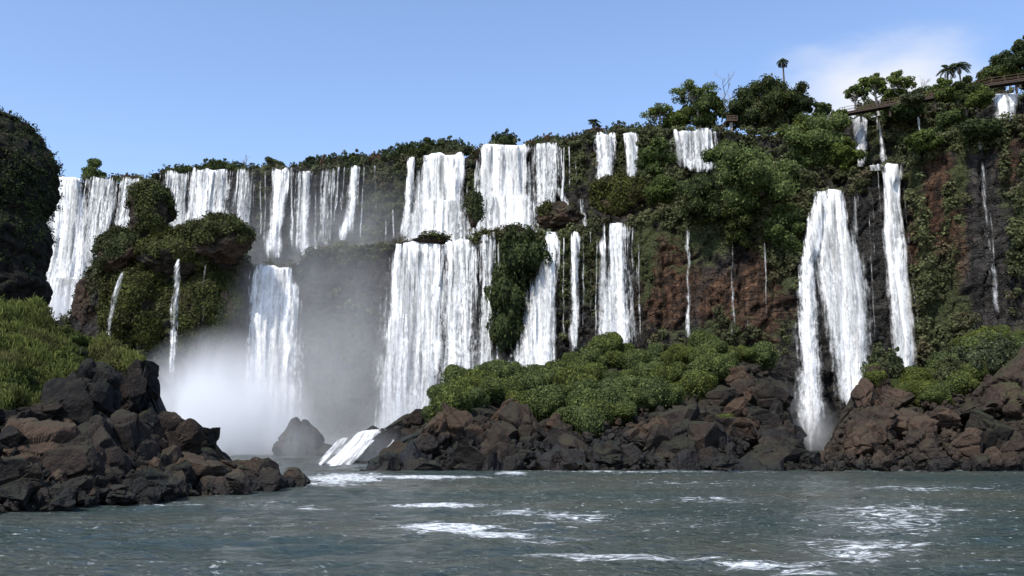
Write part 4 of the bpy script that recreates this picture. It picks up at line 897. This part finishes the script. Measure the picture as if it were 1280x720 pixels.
# ------------------------------------------------------------------ grass on the left bank
def grass():
    rng = np.random.default_rng(9); mb = MB(); n = 30000
    px = rng.uniform(-120, 175, n); py = rng.uniform(372, 535, n)
    low = interp(px, [-120, 0, 40, 80, 110, 135, 160, 175], [530, 524, 505, 488, 472, 466, 470, 470]); top = interp(px, LEFT.sky[:, 0], LEFT.sky[:, 1])
    pb = interp(px, LEFT.base[:, 0], LEFT.base[:, 1])
    nn = fbm(np.stack([px * .035, py * .05, 0 * px], -1), 3, 4)
    k = (py > top) & (py < low + 14 * nn)
    px, py = px[k], py[k]; P = LEFT.hit(px, py); m = len(px); b = 7
    cl = fbm(P * .55, 3, 6); P[:, 2] += np.clip(1.5 * cl + .1, -.5, 1.5)
    base = np.repeat(P, b, 0) + rng.normal(0, .14, (m * b, 3)); L = rng.uniform(.25, .6, m * b) * np.repeat(.8 + .9 * np.clip(cl, -.5, 1), b)
    az = rng.uniform(0, 6.28, m * b); ln = rng.uniform(.1, .8, m * b); d = np.stack([np.cos(az) * ln, np.sin(az) * ln, np.ones(m * b)], -1); d = unit(d)
    s = np.stack([-np.sin(az), np.cos(az), 0 * az], -1) * .035
    tip = base + d * L[:, None]; mid = base + d * L[:, None] * .55 + np.array([0, 0, .05]); tip[:, 2] -= ln * L * .25
    V = np.stack([base - s, base + s, mid + s * .9, tip, mid - s * .9], 1).reshape(-1, 3); Fc = np.arange(m * b * 5).reshape(-1, 5)
    mb.add(V, Fc, rnd=np.clip(np.repeat(rng.uniform(0, 1, m * b) * .7 + np.repeat(.3 * (cl + .3), b), 5), 0, 1))
    tag(mb.obj('bank_grass', M['grass']), 'bright tufted grass over the top of the left bank', None, kind='stuff')
    for i in range(34):
        x = rng.uniform(-60, 172); y = rng.uniform(interp(x, LEFT.sky[:, 0], LEFT.sky[:, 1]) + 4, interp(x, [-120, 0, 60, 110, 172], [520, 515, 480, 460, 475])); p = LEFT.hit(np.array(x), np.array(y)); r = rng.uniform(.4, 1.0)
        bush((p[0], p[1], p[2] - .1), r, r * .75, ['leaf_island', 'leaf_bright', 'leaf_olive', 'leaf_mid'][i % 4], 'small leafy clump growing in the grass of the left bank', 'leafy clumps in the left bank grass')
grass()
# ------------------------------------------------------------------ river
def water():
    y = np.concatenate([np.linspace(-60, 8, 10), 8 * np.exp(np.linspace(0, math.log(230 / 8.), 420))[1:]])
    xs = np.concatenate([np.linspace(-420, -95, 14)[:-1], np.linspace(-95, 95, 420), np.linspace(95, 420, 14)[1:]])
    X, Y = np.meshgrid(xs, y); P = np.stack([X, Y, 0 * X], -1)
    amp = np.where((np.abs(X) < 95) & (Y > 8), 1., 0.)
    Z = amp * (.14 * fbm(P * np.array([.28, .55, 1]), 3, 2) + .11 * (1 - np.abs(fbm(P * np.array([.7, 1.3, 1]), 3, 5)) * 2) + .06 * fbm(P * np.array([2.2, 3.5, 1]), 2, 8)) - .05
    V = np.stack([X, Y, Z], -1); px, py = pix(np.stack([X, np.maximum(Y, 6), 0 * Z], -1)); foam = 0 * X
    for cx, cy, rx, ry, w in [(520, 597, 130, 3.0, .75), (430, 598, 60, 6, .9), (410, 604, 70, 5, .55), (640, 592, 30, 3, .6), (800, 590, 250, 2., .45), (1150, 588, 130, 2.2, .5), (545, 632, 85, 4.5, .85), (640, 640, 60, 7, .5), (560, 660, 75, 6, .85), (625, 668, 60, 9, .75), (700, 676, 90, 9, .5), (340, 632, 60, 4, .5), (200, 632, 60, 4, .55), (390, 637, 40, 3, .6), (780, 697, 170, 7, .6), (960, 708, 90, 10, .62), (650, 697, 60, 5, .5), (1120, 650, 120, 32, .5), (1080, 690, 120, 25, .5), (880, 625, 120, 8, .4), (700, 650, 90, 14, .42), (1230, 703, 60, 5, .5), (1010, 718, 60, 6, .6), (850, 655, 110, 12, .33), (900, 606, 200, 6, .36), (1150, 610, 120, 8, .4), (280, 618, 60, 3, .4)]:  # foam patches; those at the right also paint sun glints in white
        foam = np.maximum(foam, w * np.exp(-((px - cx) / rx) ** 2 - ((py - cy) / ry) ** 2))
    V[..., 2] += np.where(foam > .45, (foam - .45) * .25, 0)
    m, t, out = material('river water'); p = t.pos(); f = t.attr('foam')
    st = t.noise(t.scaled(p, (.05, .22, 1)), 1., 4); ff = t.noise(t.scaled(p, (.9, 2.6, 1)), 1., 6, .72, 1.2); fl = t.noise(t.scaled(p, (3., 7., 1)), 1., 3, .7)
    fm = t.mapr(t.m('ADD', t.m('ADD', ff, t.m('MULTIPLY', f, .55)), t.m('MULTIPLY', t.m('SUBTRACT', st, .5), .35)), .72, .86, 0., 1., True)
    fm = t.m('MULTIPLY', fm, t.mapr(fl, .38, .56, .12, 1.))
    spk = t.m('MULTIPLY', t.mapr(t.noise(t.scaled(p, (2.2, 6., 1)), 1., 5, .75, .5), .61, .69), t.mapr(t.m('ADD', st, t.m('MULTIPLY', f, .3)), .36, .58))
    fm = t.m('MAXIMUM', fm, t.m('MULTIPLY', spk, .75))
    murk = t.mix(t.mapr(t.noise(t.scaled(p, (.045, .12, 1)), 1., 4), .4, .62), (.034, .056, .048), (.07, .076, .054))
    murk = t.mix(t.m('MULTIPLY', t.mapr(f, .1, .7), .55), murk, (.10, .12, .115))
    w1 = t.noise(t.scaled(p, (1.1, 2.6, 1)), 1., 5, .6, .4); w2 = t.noise(t.scaled(p, (4.5, 9., 1)), 1., 4, .6)
    bmp = t.bump(t.m('ADD', w1, t.m('MULTIPLY', w2, .35)), 1., .6)
    b = t.n('ShaderNodeBsdfPrincipled', None, Base__Color=murk, Roughness=.16, Normal=bmp, IOR=1.33)
    d = t.n('ShaderNodeBsdfDiffuse', None, Color=(.82, .84, .83, 1), Normal=t.bump(ff, .6, .3))
    t.set(out.inputs['Surface'], t.n('ShaderNodeMixShader', None, i0=t.m('MULTIPLY', fm, .9), i1=b, i2=d))
    tag(MB().add(V, grid_faces(len(y), len(xs)), foam=foam.ravel()).obj('river', m, smooth=True), None, None, kind='structure')
water()

# ------------------------------------------------------------------ spray
def spray(name, px, py, D, rx, ry, rd, dens, label, seed, power=1.5, wisp=(.36, .64, .04, 1.9)):
    P = W(px, py, D); k = D / F; V, Fc = ico(4)
    V = V * (1 + .12 * fbm(V * 1.3 + seed, 3, seed))[:, None]
    m, t, out = material('spray')
    oc = t.n('ShaderNodeTexCoord').outputs['Object']; L = t.vm('LENGTH', oc).outputs['Value']
    wp = t.pos(); n = t.noise(t.scaled(wp, (.085, .085, .05)), 1., 5, .62, 1.0)
    g = t.m('POWER', t.m('SUBTRACT', 1., t.m('MINIMUM', L, 1.)), power)
    z = t.n('ShaderNodeSeparateXYZ', None, Vector=oc).outputs[2]
    low = t.mapr(z, -.9, .9, 1.5, .35)
    de = t.m('MULTIPLY', t.m('MULTIPLY', g, t.mapr(n, *wisp)), t.m('MULTIPLY', low, dens))
    v = t.n('ShaderNodeVolumeScatter', None, Color=(1., .985, .95, 1), Density=de, Anisotropy=.1)
    t.set(out.inputs['Volume'], v)
    o = MB().add(V, Fc).obj(name, m, smooth=True); o.location = P; o.scale = (rx * k, rd, ry * k)
    return tag(o, label, None, kind='stuff')
spray('spray_mist', 272, 545, 150, 125, 140, 20, .42, 'thick white spray billowing at the foot of the left falls', 1, 1.2)
spray('spray_haze', 412, 445, 158, 150, 190, 17, .04, 'thin grey haze drifting over the cliff between the two big lower falls', 2, .9, (.3, .7, .35, 1.5))
spray('spray_mist', 380, 580, 150, 90, 70, 16, .12, 'low spray creeping right over the water from the square topped fall', 13)
spray('spray_mist', 610, 470, 158, 34, 44, 8, .16, 'small puff of spray at the foot of the greenish curtain', 3)
spray('spray_haze', 455, 570, 104, 75, 60, 12, .05, 'thin spray around the foaming cascade and the left tip of the island', 8)
spray('spray_haze', 400, 300, 184, 250, 120, 20, .022, 'thin veil of spray drifting past the upper falls left of centre', 12)
spray('spray_haze', 372, 545, 124, 60, 62, 9, .07, 'veil of spray in front of the lone grey boulder', 10)
spray('spray_mist', 500, 560, 150, 70, 90, 14, .12, 'drifting spray at the foot of the broad curtain', 4)
spray('spray_mist', 965, 530, 124, 60, 60, 14, .10, 'grey spray blowing left from the foot of the great right fall', 5)
spray('spray_mist', 1014, 536, 138, 36, 46, 7, .3, 'bright splash at the foot of the great right fall', 9)
spray('spray_mist', 80, 385, 192, 40, 40, 10, .25, 'white foam cloud at the foot of the far left fall', 6)

# ------------------------------------------------------------------ light, sky, camera
EL, AZ = math.radians(52), math.radians(-145)        # sun: high, from behind the camera on the left
sd = Vector((math.sin(AZ) * math.cos(EL), math.cos(AZ) * math.cos(EL), math.sin(EL)))
sl = bpy.data.lights.new('sun', 'SUN'); sl.energy = 4.7; sl.angle = math.radians(.5); sl.color = (1, .965, .9)
so = bpy.data.objects.new('sun', sl); COL.objects.link(so); so.rotation_euler = sd.to_track_quat('Z', 'Y').to_euler(); so.location = (0, 0, 120)
w = bpy.data.worlds.new('World'); scene.world = w; w.use_nodes = True; t = NT(w.node_tree)
sky = t.n('ShaderNodeTexSky', dict(sky_type='NISHITA', sun_disc=False, sun_elevation=EL, sun_rotation=AZ, air_density=1.0, dust_density=.6, ozone_density=1.6))
gen = t.n('ShaderNodeTexCoord').outputs['Generated']
cd = W(1110, 108, 100.) - np.array([0, 0, CAMZ]); cd = cd / np.linalg.norm(cd)
dv = t.vm('SUBTRACT', gen, tuple(cd)).outputs[0]
cn = t.noise(t.scaled(gen, (5, 5, 12)), 1., 5, .55)
cl = t.mapr(t.m('ADD', t.vm('LENGTH', t.scaled(dv, (1., 1., 2.0))).outputs['Value'], t.m('MULTIPLY', t.m('SUBTRACT', cn, .5), .22)), .0, .13, 1., 0., True)
skc = t.mix(t.m('MULTIPLY', cl, .92), t.vm('MULTIPLY', sky.outputs[0], (2.0, 2.0, 2.15)).outputs[0], (8.0, 8.2, 8.6))
bg = t.n('ShaderNodeBackground', None, Color=skc, Strength=.115); t.n('ShaderNodeOutputWorld', None, Surface=bg)
cam = bpy.data.cameras.new('camera'); cam.sensor_width = 36; cam.lens = F * 36 / 1280; cam.clip_end = 3000; cam.clip_start = .1
co = bpy.data.objects.new('camera', cam); COL.objects.link(co); co.location = (0, 0, CAMZ); co.rotation_euler = (math.pi / 2 + TH, 0, 0); scene.camera = co
scene.view_settings.view_transform = 'Standard'; scene.view_settings.look = 'None'; scene.view_settings.exposure = 0; scene.view_settings.gamma = 1
cy = scene.cycles
cy.max_bounces = 8; cy.diffuse_bounces = 2; cy.glossy_bounces = 2; cy.transmission_bounces = 3; cy.volume_bounces = 6; cy.transparent_max_bounces = 24
cy.volume_max_steps = 128; cy.sample_clamp_indirect = 4
